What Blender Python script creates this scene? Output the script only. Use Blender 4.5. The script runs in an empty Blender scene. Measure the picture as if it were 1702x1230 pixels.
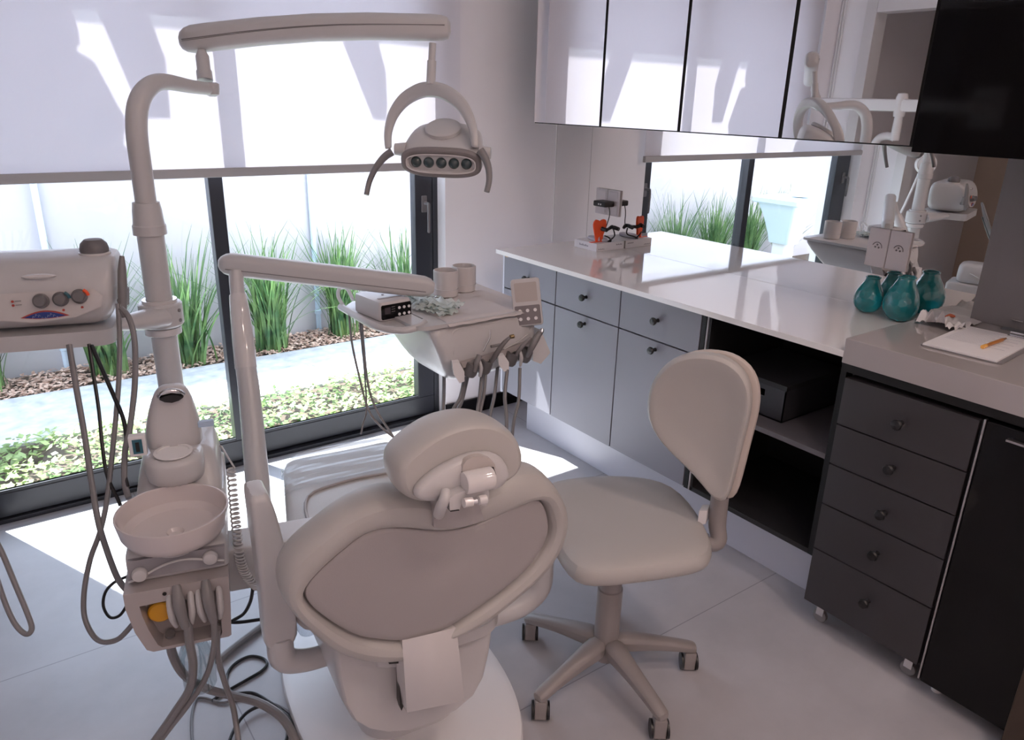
import bpy, bmesh, math, random
from mathutils import Vector, Matrix, noise
random.seed(7)
C = bpy.context.scene.collection
sc = bpy.context.scene
PI = math.pi
def V(*a): return Vector(a)

# ------------------------------------------------------------ camera
YAW, PITCH, ROLL, FPX = math.radians(36.344), math.radians(19.7935), math.radians(1.5378), 1245.44
H = 1.5334
FW = V(math.sin(YAW)*math.cos(PITCH), math.cos(YAW)*math.cos(PITCH), -math.sin(PITCH))
RT0 = V(math.cos(YAW), -math.sin(YAW), 0); UP0 = RT0.cross(FW)
RT = RT0*math.cos(ROLL)+UP0*math.sin(ROLL); UP = -RT0*math.sin(ROLL)+UP0*math.cos(ROLL)
O = V(0, 0, H)
cd = bpy.data.cameras.new('camera'); cam = bpy.data.objects.new('camera', cd); C.objects.link(cam)
cd.sensor_width = 36; cd.sensor_fit = 'HORIZONTAL'; cd.lens = FPX/1702*36; cd.clip_start = .02; cd.clip_end = 200
M = Matrix((RT, UP, -FW)).transposed().to_4x4(); M.translation = O
cam.matrix_world = M
sc.camera = cam
# ------------------------------------------------------------ world, sun, lamps, exposure
w = bpy.data.worlds.new('sky'); sc.world = w; w.use_nodes = True
nt = w.node_tree; bgn = nt.nodes['Background']
bgn.inputs['Color'].default_value = (.70, .81, 1.0, 1); bgn.inputs['Strength'].default_value = 1.8
SUN = V(.272, -.61, -1.0)
sd = bpy.data.lights.new('sun', 'SUN'); sd.energy = 8; sd.angle = math.radians(.5); sd.color = (1, .98, .96)
so = bpy.data.objects.new('sun', sd); C.objects.link(so)
so.rotation_euler = SUN.to_track_quat('-Z', 'Y').to_euler(); so.location = (-2, 6, 8)
def area(name, loc, sx, sy, power, color, rot=(0, 0, 0)):
    l = bpy.data.lights.new(name, 'AREA'); l.shape = 'RECTANGLE'; l.size = sx; l.size_y = sy
    l.energy = power; l.color = color
    o = bpy.data.objects.new(name, l); C.objects.link(o); o.location = loc; o.rotation_euler = rot
    return o
for lx, ly, pw in ((1.55, .15, 2.5), (.75, -.35, 2.5), (1.7, -1.0, 2.5), (.2, -1.2, 2.5)):
    area('downlight_lamp', (lx, ly, 2.70), .09, .09, pw, (1, .78, .68))
sc.view_settings.view_transform = 'Standard'; sc.view_settings.look = 'None'
sc.view_settings.exposure = 1.6; sc.view_settings.gamma = 1; sc.view_settings.use_curve_mapping = False
try:
    sc.cycles.max_bounces = 14; sc.cycles.diffuse_bounces = 8; sc.cycles.glossy_bounces = 6
    sc.cycles.transmission_bounces = 8; sc.cycles.transparent_max_bounces = 12
    sc.cycles.caustics_reflective = True; sc.cycles.caustics_refractive = False
    sc.cycles.sample_clamp_indirect = 12
except Exception: pass

# ------------------------------------------------------------ surveyed planes (metres)
R, F, Fc, Fp, G = 2.454, 1.921, 1.965, 2.085, 2.109     # mirror, worktop edge, door fronts, plinth, wall cabinet fronts
W1, W2, W3, WB = 2.758, 3.017, 3.085, 2.979             # furniture end, window wall, window frame, blind
CT, CT2, UZ = .901, .938, 1.4415                        # worktop, raised worktop, wall cabinet underside
LW = -.50                                               # left wall
def ray(u, v): return FW+RT*((u-851)/FPX)-UP*((v-615)/FPX)
def PZ(u, v, z): d = ray(u, v); return O+d*((z-H)/d.z)
def PX(u, v, x): d = ray(u, v); return O+d*(x/d.x)
def PY(u, v, y): d = ray(u, v); return O+d*(y/d.y)
def PD(u, v, s): return O+ray(u, v)*s
TH = math.radians(7.3)                                  # the chair's own axes: A towards its foot, B to its right
A = V(math.sin(TH), math.cos(TH), 0); B = V(math.cos(TH), -math.sin(TH), 0); C0 = V(.67, 1.10, 0)
def GL(s, k, z): return C0+B*s+A*k+V(0, 0, z)
def PK(u, v, k): d = ray(u, v); return O+d*((k-(O-C0).dot(A))/d.dot(A))
def PS(u, v, s): d = ray(u, v); return O+d*((s-(O-C0).dot(B))/d.dot(B))

# ------------------------------------------------------------ materials
MATS = {}
def mat(name, col, rough=.5, metal=0, spec=.5, coat=0, bump=0, bscale=60, var=0, vscale=6, sheen=0):
    if name in MATS: return MATS[name]
    m = bpy.data.materials.new(name); m.use_nodes = True; n = m.node_tree.nodes; l = m.node_tree.links
    b = n['Principled BSDF']; b.inputs['Base Color'].default_value = (*col, 1)
    b.inputs['Roughness'].default_value = rough; b.inputs['Metallic'].default_value = metal
    b.inputs['Specular IOR Level'].default_value = spec; b.inputs['Coat Weight'].default_value = coat
    b.inputs['Coat Roughness'].default_value = .05
    tc = n.new('ShaderNodeTexCoord')
    if var or True:
        nz = n.new('ShaderNodeTexNoise'); nz.inputs['Scale'].default_value = vscale; nz.inputs['Detail'].default_value = 6
        l.new(tc.outputs['Object'], nz.inputs['Vector'])
        mx = n.new('ShaderNodeMix'); mx.data_type = 'RGBA'
        v = max(var, .015)
        mx.inputs[6].default_value = (*[c*(1-v) for c in col], 1); mx.inputs[7].default_value = (*[min(1, c*(1+v)) for c in col], 1)
        l.new(nz.outputs['Fac'], mx.inputs[0]); l.new(mx.outputs[2], b.inputs['Base Color'])
    if bump:
        nb = n.new('ShaderNodeTexNoise'); nb.inputs['Scale'].default_value = bscale; nb.inputs['Detail'].default_value = 3
        l.new(tc.outputs['Object'], nb.inputs['Vector'])
        bp = n.new('ShaderNodeBump'); bp.inputs['Strength'].default_value = bump; bp.inputs['Distance'].default_value = .002
        l.new(nb.outputs['Fac'], bp.inputs['Height']); l.new(bp.outputs['Normal'], b.inputs['Normal'])
    MATS[name] = m; return m
def nodemat(name):
    m = bpy.data.materials.new(name); m.use_nodes = True; n = m.node_tree.nodes
    MATS[name] = m; return m, n, m.node_tree.links, n['Principled BSDF'], n['Material Output']
IV = mat('ivory_plastic', (.56, .55, .555), .28)
IVG = mat('ivory_gloss_plastic', (.66, .64, .64), .07, coat=.4)
GP = mat('grey_plastic', (.22, .21, .215), .35)
DG = mat('dark_grey_plastic', (.16, .15, .155), .4)
VI = mat('cream_vinyl', (.47, .455, .44), .42, bump=.12, bscale=350)
VT = mat('taupe_vinyl', (.39, .365, .365), .42, bump=.12, bscale=350)
HZ = mat('grey_hose', (.20, .195, .205), .4)
BK = mat('black_plastic', (.012, .012, .014), .35)
BG = mat('black_gloss_glass', (.004, .004, .005), .06, spec=.3)
AL = mat('black_aluminium', (.024, .026, .034), .32)
CH = mat('chrome', (.8, .8, .82), .12, metal=1)
WP = mat('white_plastic', (.80, .79, .80), .25)
WL = mat('white_wall_paint', (.90, .875, .90), .7, bump=.05, bscale=200)
CB = mat('grey_lacquer', (.235, .23, .265), .38)
CB2 = mat('graphite_lacquer', (.042, .039, .043), .42)
PL = mat('plinth_lacquer', (.60, .60, .67), .35)
MIR = mat('mirror_glass', (.86, .86, .85), .0, metal=1)
MIR2 = mat('mirror_door_glass', (.90, .89, .89), .01, metal=1)
QZ = mat('white_quartz', (.84, .81, .80), .045, coat=.5, var=.03, vscale=3)
QZ2 = mat('grey_quartz', (.40, .37, .37), .05, coat=.4, var=.05, vscale=4)
INB = mat('black_melamine', (.004, .004, .005), .7)
GW = mat('grey_wall_panel', (.19, .178, .185), .5, bump=.2, bscale=500)
WD = mat('dark_wood', (.05, .032, .022), .5, var=.2, vscale=9)
CL = mat('white_ceiling_paint', (.90, .89, .89), .8)
TAN = mat('beige_paint', (.50, .37, .29), .7)
PAPER = mat('white_paper', (.82, .81, .83), .6)
ORG = mat('orange_plastic', (.90, .10, .02), .35)
YEL = mat('yellow_plastic', (.85, .42, .03), .35)
BLU = mat('blue_label', (.02, .05, .25), .3)
TEALC = mat('teal_label', (.03, .13, .18), .4)
REDL = mat('red_label', (.45, .06, .04), .4)
CER = mat('bowl_ceramic', (.64, .585, .58), .22, coat=.2)

def floor_mat():
    m, n, l, b, o = nodemat('porcelain_tiles')
    tc = n.new('ShaderNodeTexCoord'); mp = n.new('ShaderNodeMapping'); l.new(tc.outputs['Object'], mp.inputs[0])
    mp.inputs['Location'].default_value = (-.36, -1.242-.886*2, 0)
    br = n.new('ShaderNodeTexBrick'); br.offset = 0; br.inputs['Scale'].default_value = 1
    br.inputs['Brick Width'].default_value = .886*2; br.inputs['Row Height'].default_value = .886
    br.inputs['Mortar Size'].default_value = .0016; br.inputs['Mortar Smooth'].default_value = 0
    br.inputs['Color1'].default_value = (1, 1, 1, 1); br.inputs['Color2'].default_value = (.97, .97, .97, 1); br.inputs['Mortar'].default_value = (.60, .58, .6, 1)
    l.new(mp.outputs[0], br.inputs['Vector'])
    nz = n.new('ShaderNodeTexNoise'); nz.inputs['Scale'].default_value = 2.2; nz.inputs['Detail'].default_value = 8; nz.inputs['Roughness'].default_value = .62
    l.new(tc.outputs['Object'], nz.inputs['Vector'])
    cr = n.new('ShaderNodeValToRGB'); cr.color_ramp.elements[0].position = .3; cr.color_ramp.elements[1].position = .72
    cr.color_ramp.elements[0].color = (.40, .39, .41, 1); cr.color_ramp.elements[1].color = (.52, .51, .535, 1)
    l.new(nz.outputs['Fac'], cr.inputs[0])
    mx = n.new('ShaderNodeMix'); mx.data_type = 'RGBA'; mx.blend_type = 'MULTIPLY'; mx.inputs[0].default_value = 1
    l.new(cr.outputs[0], mx.inputs[6]); l.new(br.outputs['Color'], mx.inputs[7]); l.new(mx.outputs[2], b.inputs['Base Color'])
    b.inputs['Roughness'].default_value = .42
    return m
def glass_mat(name, tint, refl=.06, tr=1.0, rough=0):
    m, n, l, b, o = nodemat(name); n.remove(b)
    t = n.new('ShaderNodeBsdfTransparent'); t.inputs[0].default_value = (*tint, 1)
    g = n.new('ShaderNodeBsdfGlossy'); g.inputs['Roughness'].default_value = rough
    lw = n.new('ShaderNodeLayerWeight'); lw.inputs[0].default_value = .5
    pw = n.new('ShaderNodeMath'); pw.operation = 'POWER'; pw.inputs[1].default_value = 4; l.new(lw.outputs['Facing'], pw.inputs[0])
    fr = n.new('ShaderNodeMath'); fr.operation = 'MULTIPLY_ADD'; fr.inputs[1].default_value = .8; fr.inputs[2].default_value = refl*.5; l.new(pw.outputs[0], fr.inputs[0])
    ms = n.new('ShaderNodeMixShader'); l.new(fr.outputs[0], ms.inputs[0]); l.new(t.outputs[0], ms.inputs[1]); l.new(g.outputs[0], ms.inputs[2])
    l.new(ms.outputs[0], o.inputs[0]); return m
def blind_mat():
    m, n, l, b, o = nodemat('blind_fabric'); n.remove(b)
    d = n.new('ShaderNodeBsdfDiffuse'); d.inputs[0].default_value = (.80, .78, .81, 1)
    t = n.new('ShaderNodeBsdfTranslucent'); t.inputs[0].default_value = (.97, .95, .98, 1)
    ms = n.new('ShaderNodeMixShader'); ms.inputs[0].default_value = .40
    wv = n.new('ShaderNodeTexNoise'); wv.inputs['Scale'].default_value = 900
    bp = n.new('ShaderNodeBump'); bp.inputs['Strength'].default_value = .1; l.new(wv.outputs['Fac'], bp.inputs['Height']); l.new(bp.outputs['Normal'], d.inputs['Normal'])
    l.new(d.outputs[0], ms.inputs[1]); l.new(t.outputs[0], ms.inputs[2]); l.new(ms.outputs[0], o.inputs[0]); return m
def leaf_mat(name, c1, c2, scale=3, trans=.3):
    m, n, l, b, o = nodemat(name)
    tc = n.new('ShaderNodeTexCoord'); nz = n.new('ShaderNodeTexNoise'); nz.inputs['Scale'].default_value = scale; nz.inputs['Detail'].default_value = 4
    l.new(tc.outputs['Object'], nz.inputs['Vector'])
    cr = n.new('ShaderNodeValToRGB'); cr.color_ramp.elements[0].position = .35; cr.color_ramp.elements[1].position = .65
    cr.color_ramp.elements[0].color = (*c1, 1); cr.color_ramp.elements[1].color = (*c2, 1)
    l.new(nz.outputs['Fac'], cr.inputs[0]); l.new(cr.outputs[0], b.inputs['Base Color']); b.inputs['Roughness'].default_value = .45
    t = n.new('ShaderNodeBsdfTranslucent'); l.new(cr.outputs[0], t.inputs[0])
    ms = n.new('ShaderNodeMixShader'); ms.inputs[0].default_value = trans
    l.new(b.outputs[0], ms.inputs[1]); l.new(t.outputs[0], ms.inputs[2]); l.new(ms.outputs[0], o.inputs[0]); return m

# ------------------------------------------------------------ object helpers
def tag(o, label=None, cat=None, group=None, kind=None):
    if label: o['label'] = label
    if cat: o['category'] = cat
    if group: o['group'] = group
    if kind: o['kind'] = kind
    return o
def thing(name, loc, label, cat, group=None):
    o = bpy.data.objects.new(name, None); o.empty_display_size = .05; o.location = loc; C.objects.link(o)
    return tag(o, label, cat, group)
def root_of(o):
    while o.parent: o = o.parent
    return o
class MB:
    """collects shapes in world coordinates and links them as one mesh"""
    def __init__(s): s.bm = bmesh.new()
    def add(s, verts, faces):
        vs = [s.bm.verts.new(v) for v in verts]
        for f in faces:
            try: s.bm.faces.new([vs[i] for i in f])
            except ValueError: pass
        return vs
    def box(s, lo, hi, bev=0, M=None, seg=2):
        lo = V(*lo); hi = V(*hi)
        vs = s.add([V(x, y, z) for x in (lo.x, hi.x) for y in (lo.y, hi.y) for z in (lo.z, hi.z)],
                   [(0, 1, 3, 2), (4, 6, 7, 5), (0, 4, 5, 1), (2, 3, 7, 6), (0, 2, 6, 4), (1, 5, 7, 3)])
        if bev:
            es = list({e for v in vs for e in v.link_edges})
            r = bmesh.ops.bevel(s.bm, geom=es, offset=bev, segments=seg, profile=.5, affect='EDGES')
            vs = list({v for f in r['faces'] for v in f.verts} | {v for v in vs if v.is_valid})
        if M is not None:
            for v in vs: v.co = M @ v.co
        return s
    def loft(s, rings, cap=True, closed=True):
        n = len(rings[0]); vs = [[s.bm.verts.new(p) for p in r] for r in rings]
        m = n if closed else n-1
        for a, b in zip(vs, vs[1:]):
            for i in range(m):
                j = (i+1) % n
                try: s.bm.faces.new((a[i], a[j], b[j], b[i]))
                except ValueError: pass
        if cap and closed:
            for r, rev in ((vs[0], True), (vs[-1], False)):
                try: s.bm.faces.new(list(reversed(r)) if rev else r)
                except ValueError: pass
        return s
    def tube(s, pts, r, n=12, cap=True, smooth=0, flat=1.0, upv=None):
        pts = [V(*p) for p in pts]
        if smooth: pts = spline(pts, smooth)
        rs = r if isinstance(r, (list, tuple)) else [r]*len(pts)
        if len(rs) != len(pts):
            k = len(rs)-1; rs = [lerp(rs[min(int(t), k-1)], rs[min(int(t), k-1)+1], t-min(int(t), k-1)) for t in [i*k/(len(pts)-1) for i in range(len(pts))]]
        t0 = (pts[1]-pts[0]).normalized()
        u = upv if upv is not None else (V(0, 0, 1) if abs(t0.z) < .9 else V(1, 0, 0))
        rings = []
        for i, p in enumerate(pts):
            t = (pts[min(i+1, len(pts)-1)]-pts[max(i-1, 0)])
            t = t.normalized() if t.length > 1e-9 else t0
            u = (u-t*u.dot(t)); u = u.normalized() if u.length > 1e-6 else t.orthogonal().normalized()
            w_ = t.cross(u)
            rings.append([p+u*(rs[i]*math.cos(2*PI*q/n))+w_*(rs[i]*flat*math.sin(2*PI*q/n)) for q in range(n)])
        return s.loft(rings, cap)
    def lathe(s, prof, c, ax=V(0, 0, 1), n=28, cap=True):
        ax = ax.normalized(); u = ax.orthogonal().normalized(); w_ = ax.cross(u); c = V(*c)
        return s.loft([[c+ax*h+(u*math.cos(2*PI*i/n)+w_*math.sin(2*PI*i/n))*max(r, .0004) for i in range(n)] for r, h in prof], cap)
    def cyl(s, a, b, r, r2=None, n=20):
        a = V(*a); b = V(*b); return s.lathe([(r, 0), (r if r2 is None else r2, (b-a).length)], a, b-a, n)
    def slab(s, pts, nrm, t, bev=0, seg=3):
        """outline pts extruded by t along -nrm"""
        n = len(pts); vs = s.add(list(pts)+[p-nrm*t for p in pts], [tuple(range(n)), tuple(range(2*n-1, n-1, -1))]+[(i, i+n, (i+1) % n+n, (i+1) % n) for i in range(n)])
        if bev:
            es = [e for v in vs for e in v.link_edges if len(e.link_faces) == 2 and e.calc_face_angle(0) > .9 and abs((e.verts[0].co-e.verts[1].co).normalized().dot(nrm)) < .5]
            bmesh.ops.bevel(s.bm, geom=list(set(es)), offset=bev, segments=seg, profile=.5, affect='EDGES')
        return s
    def build(s, name, m, parent=None, smooth=True, sharp=35, sub=0, bevel=0):
        bmesh.ops.remove_doubles(s.bm, verts=s.bm.verts, dist=1e-6)
        bmesh.ops.recalc_face_normals(s.bm, faces=s.bm.faces)
        off = root_of(parent).location if parent else V(0, 0, 0)
        if parent: 
            for v in s.bm.verts: v.co -= off
        me = bpy.data.meshes.new(name); s.bm.to_mesh(me); s.bm.free()
        for mm in (m if isinstance(m, (list, tuple)) else [m]): me.materials.append(mm)
        if smooth:
            for p in me.polygons: p.use_smooth = True
            me.set_sharp_from_angle(angle=math.radians(sharp))
        o = bpy.data.objects.new(name, me); C.objects.link(o)
        if parent: o.parent = parent
        if smooth and not sub:
            wn_ = o.modifiers.new('weighted_normal', 'WEIGHTED_NORMAL'); wn_.keep_sharp = True; wn_.weight = 100
        if bevel:
            b = o.modifiers.new('bevel', 'BEVEL'); b.width = bevel; b.segments = 2; b.limit_method = 'ANGLE'; b.angle_limit = .6
        if sub:
            b = o.modifiers.new('sub', 'SUBSURF'); b.levels = sub; b.render_levels = sub
        return o
def lerp(a, b, t): return a+(b-a)*t
def spline(p, n=6, closed=False):
    out = []; N = len(p)
    for i in range(N if closed else N-1):
        if closed: a, b, c, d = p[(i-1) % N], p[i], p[(i+1) % N], p[(i+2) % N]
        else: a, b, c, d = p[max(i-1, 0)], p[i], p[i+1], p[min(i+2, N-1)]
        for k in range(n):
            t = k/n
            out.append(.5*((2*b)+(c-a)*t+(2*a-5*b+4*c-d)*t*t+(3*b-3*c+d-a)*t**3))
    if not closed: out.append(p[-1])
    return out
def box(name, lo, hi, m, parent=None, bev=.0015, **k): return MB().box(lo, hi, bev).build(name, m, parent, **k)
def struct(o): o['kind'] = 'structure'; return o
def rrect(w_, h, r, n=6):
    """rounded rectangle outline in 2D, centred"""
    out = []
    for cx, cy, a0 in ((w_/2-r, h/2-r, 0), (-w_/2+r, h/2-r, 90), (-w_/2+r, -h/2+r, 180), (w_/2-r, -h/2+r, 270)):
        for i in range(n+1):
            a = math.radians(a0+90*i/n); out.append((cx+r*math.cos(a), cy+r*math.sin(a)))
    return out
def by_angle(pts, c, ex, ey, n=56):
    '''the outline pts resampled at n equal angles about c'''
    pp = spline(list(pts), 6, closed=True); an = sorted(((math.atan2((p-c).dot(ey), (p-c).dot(ex)), p) for p in pp), key=lambda t: t[0]); out = []
    an = [(an[-1][0]-2*PI, an[-1][1])]+an+[(an[0][0]+2*PI, an[0][1])]
    for i in range(n):
        a = -PI+2*PI*(i+.5)/n
        for (a0, p0), (a1, p1) in zip(an, an[1:]):
            if a0 <= a <= a1: out.append(p0.lerp(p1, (a-a0)/max(a1-a0, 1e-9))); break
    return out
def frame_pts(c, ex, ey, o2): return [c+ex*x+ey*y for x, y in o2]

# ============================================================ the room
YB, ZC, XL2 = -1.9, 2.72, R
WTOP = 2.30
FM = floor_mat()
struct(box('floor', (LW-1.6, YB, -.1), (R+.15, 3.13, 0), FM, bev=0))
struct(box('ceiling', (LW-1.6, YB, ZC), (R+.15, 3.2, ZC+.1), CL, bev=0))
struct(box('wall_right', (R+.006, YB, 0), (R+.15, 3.2, ZC), WL, bev=0))
struct(box('wall_back', (LW-1.6, YB-.1, 0), (R+.15, YB, ZC), WL, bev=0))
# window wall: right pier, left pier, lintel
XJ, XLJ = 1.783, -.31
XJw = 1.812
struct(box('wall_window_right', (XJw, W2, 0), (R+.006, 3.2, ZC), WL, bev=.002))
struct(box('wall_window_left', (LW-.1, W2, 0), (XLJ-.03, 3.2, ZC), WL, bev=.002))
struct(box('wall_window_lintel', (XLJ-.03, W2, WTOP), (XJw, 3.2, ZC), WL, bev=0))
# left wall with an opening to a beige corridor
m = MB(); m.box((LW-.1, 2.80, 0), (LW, W2, ZC)); m.box((LW-.1, 1.55, 2.12), (LW, 2.80, ZC)); m.box((LW-.1, YB, 0), (LW, 1.55, ZC))
struct(m.build('wall_left', WL, smooth=False))
struct(box('wall_corridor', (LW-1.6, YB, 0), (LW-1.5, 3.2, ZC), TAN, bev=0))
struct(box('wall_corridor_end', (LW-1.5, 2.95, 0), (LW-.1, 3.2, ZC), WL, bev=0))
m = MB(); m.box((LW-.11, 2.77, 0), (LW+.015, 2.84, 2.16), .002); m.box((LW-.11, 1.581, 2.09), (LW+.015, 2.769, 2.16), .002); m.box((LW-.11, 1.51, 0), (LW+.015, 1.58, 2.16), .002)
struct(m.build('trim_1', WP))
m = MB()
for y in (2.985, 3.003): m.cyl((LW+.008, y, .1), (LW+.008, y, ZC-.002), .006, n=8)
tag(m.build('cable_conduit', WP), 'pair of thin white cable conduits running up the far left corner', 'conduit')
# baseboards
struct(box('baseboard_window', (XJw-.005, W2-.015, 0), (R, W2, .079), BG, bev=.002))
struct(box('baseboard_left', (LW, 2.84, 0), (LW+.015, W2, .079), BG, bev=.002))
# ---------------- window
wn = thing('window_1', (.75, W3, 0), 'black aluminium floor length window with two panes', 'window'); struct(wn)
def winframe():
    y0, y1 = W3, W3+.055
    m = MB()
    m.box((XLJ-.03, y0+.01, 0), (XJw, y1+.02, .035), .002)          # outer frame and sill track
    m.box((XLJ-.03, y0-.03, 0), (XJw, y0+.012, .018), .002)
    m.box((XLJ-.03, y0+.01, WTOP-.05), (XJw, y1+.02, WTOP), .002)
    m.box((XLJ-.03, y0+.01, .03), (XLJ+.02, y1+.02, WTOP-.04), .002)
    m.box((XJ+.002, y0-.0, .0), (XJw, y1+.02, WTOP-.04), .002)
    m.build('outer_frame', AL, wn)
    for x0, x1, nm in ((XLJ+.012, .842, 0), (.790, XJ, 1)):
        dy = -.016*(1-nm)
        a = .090
        m = MB()
        m.box((x0, y0+dy, .02), (x1, y0+dy+.05, .115), .004)
        m.box((x0, y0+dy, WTOP-.12), (x1, y0+dy+.05, WTOP-.045), .004)
        lw = .165 if nm == 0 else .05
        m.box((x0, y0+dy, .115), (x0+lw, y0+dy+.05, WTOP-.12), .004)
        m.box((x1-(.055 if nm == 0 else .09), y0+dy, .115), (x1, y0+dy+.05, WTOP-.12), .004)
        m.box((x0+lw-.002, y0+dy+.004, .112), (x1-.05, y0+dy+.012, .126), .002)
        sash = m.build('sash', AL, wn)
        MB().box((x0+.02, y0+dy+.024, .10), (x1-.02, y0+dy+.028, WTOP-.10)).build('pane', GLASS, sash, smooth=False)
    for x, nm in ((1.738, 'r'), (-.235, 'l')):
        m = MB(); z = 1.065
        dy = 0 if nm == 'r' else -.016
        m.box((x-.014, y0+dy-.008, z-.03), (x+.014, y0+dy, z+.045), .003)
        m.tube([(x, y0+dy-.004, z+.012), (x, y0+dy-.038, z+.012), (x, y0+dy-.045, z), (x, y0+dy-.045, z-.10), (x, y0+dy-.042, z-.115)], .007, smooth=3)
        m.build('handle', DG, wn)
GLASS = glass_mat('window_glass', (.93, .96, .97))
winframe()
# ---------------- roller blind
bl = thing('roller_blind', (.75, WB, 1.2375), 'off-white roller blind half lowered over the window', 'blind')
MB().box((-.255, WB-.0005, 1.24), (1.868, WB+.0005, WTOP+.18)).build('fabric', blind_mat(), bl, smooth=False)
m = MB(); m.box((-.262, WB-.010, 1.2345), (1.868, WB+.012, 1.268), .004); m.build('bottom_bar', mat('blind_bar', (.46, .44, .44), .4), bl)
m = MB(); m.cyl((-.26, WB+.0, WTOP+.22), (1.87, WB+.0, WTOP+.22), .03); m.build('roller_tube', WP, bl)
m = MB(); m.box((-.268, WB-.006, 1.243), (-.262, WB+.008, 1.259), .001); m.build('end_cap', DG, bl)

# ============================================================ furniture run
def knob(parent, x, y, z, s=1):
    m = MB(); m.lathe([(.0075*s, 0), (.006*s, .006), (.0055*s, .014), (.013*s, .020), (.0145*s, .026), (.012*s, .031), (.0004, .033)], (x, y, z), V(-1, 0, 0), 18)
    return m.build('knob', BK, parent)
ys = [W1-.004, 2.376, 1.988, 1.594]
lab = ['grey lacquered base cabinet nearest the window, one drawer above a door',
       'grey lacquered base cabinet second from the window, between its two neighbours',
       'grey lacquered base cabinet beside the open black shelf unit']
for i in range(3):
    y1, y0 = ys[i], ys[i+1]
    r = thing('base_cabinet', (Fc+.25, (y0+y1)/2, .2155), lab[i], 'cabinet', 'base cabinets under the worktop')
    box('body', (Fc+.02, y0+.001, .2155), (R-.01, y1-.001, CT-.022), INB, r)
    zt, zm = CT-.030, .722
    d = box('drawer', (Fc, y0+.0025, zm+.0025), (Fc+.018, y1-.0025, zt), CB, r)
    knob(d, Fc, (y0+y1)/2-.0, .80)
    d = box('door', (Fc, y0+.0025, .2175), (Fc+.018, y1-.0025, zm-.0025), CB, r)
    knob(d, Fc, (y0+y1)/2-.0 if i else 2.56, .689)
m = MB(); m.box((Fc+.004, W1-.0035, .20), (R-.01, W1+.010, CT-.0195), .001); tag(m.build('end_panel', PL), 'light end panel closing the cabinet run by the window wall', 'panel')
tag(box('wood_chip_patch', (Fc-.001, W1-.035, CT-.036), (Fc-.0002, W1-.012, CT-.024), mat('bare_wood', (.6, .38, .15), .6), bev=0), 'small patch of bare wood at the top corner of the end drawer', 'patch')
# plinth
tag(box('plinth', (Fp, 1.047, 0), (Fp+.018, 2.70, .214), PL), 'pale grey plinth under the base cabinets', 'plinth')
# open shelf unit
r = thing('shelf_unit', (Fc+.25, 1.33, .2155), 'open black shelf unit between cabinets and drawer chest', 'shelving')
y1, y0 = 1.592, 1.06
m = MB(); m.box((Fc, y1-.018, .2155), (R-.01, y1, CT-.022), .001); m.box((Fc, y1-.04, .2155), (Fc+.02, y1-.03, CT-.022), .001)
m.box((Fc, y0, .2155), (R-.01, y0+.018, CT-.022), .001); m.box((R-.03, y0, .2155), (R-.01, y1, CT-.022)); m.build('side_panel', INB, r)
box('base_panel', (Fc, y0+.018, .2155), (R-.03, y1-.018, .2335), mat('shelf_black', (.012, .011, .012), .6), r)
box('shelf', (Fc+.003, y0+.018, .543), (R-.03, y1-.018, .561), mat('shelf_edge', (.12, .11, .12), .6), r)
box('edge_strip', (Fc-.002, y1-.029, .2155), (Fc+.004, y1-.022, CT-.024), mat('alu_strip', (.35, .33, .34), .4), r)
# storage box
r = thing('storage_box', (2.2, 1.42, .562), 'dark grey storage box with a hand hole on the black shelf', 'box')
m = MB(); bx0, bx1, by0, by1 = Fc+.085, 2.38, 1.292, 1.56
m.box((bx0, by0, .562), (bx1, by1, .567)); 
for lo, hi in (((bx0, by0, .562), (bx0+.004, by1-.19, .672)), ((bx0, by1-.08, .562), (bx0+.004, by1, .672)), ((bx0, by1-.19, .562), (bx0+.004, by1-.08, .632)), ((bx0, by1-.19, .655), (bx0+.004, by1-.08, .672)), ((bx1-.004, by0, .562), (bx1, by1, .672)), ((bx0, by0, .562), (bx1, by0+.004, .672)), ((bx0, by1-.004, .562), (bx1, by1, .672))): m.box(lo, hi)
m.build('body', mat('box_board', (.035, .035, .042), .6), r, smooth=False)
box('lid', (bx0-.003, by0-.003, .672), (bx1+.003, by1+.003, .690), mat('box_lid', (.022, .022, .026), .7), r, bev=.002)
# worktops
tag(box('worktop', (F, 1.055, CT-.019), (R-.0005, W1, CT), QZ, bev=.0015), 'long white quartz worktop under the mirror', 'worktop')
m = MB(); m.box((F, .18, CT2-.072), (R-.0005, 1.057, CT2), .003)
tag(m.build('worktop', QZ2), 'thick grey quartz worktop above the drawer chest', 'worktop')
m = MB()
m.box((F+.012, .18, CT2-.098), (R-.04, 1.05, CT2-.0725)); 
tag(m.build('worktop_rail', INB), 'black recessed rail directly under the thick grey worktop', 'rail')
# side panel left of the chest
tag(box('support_panel', (Fc+.03, 1.048, 0.2155), (R-.03, 1.058, .839), CB2), 'graphite panel between shelf unit and drawer chest', 'panel')
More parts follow.
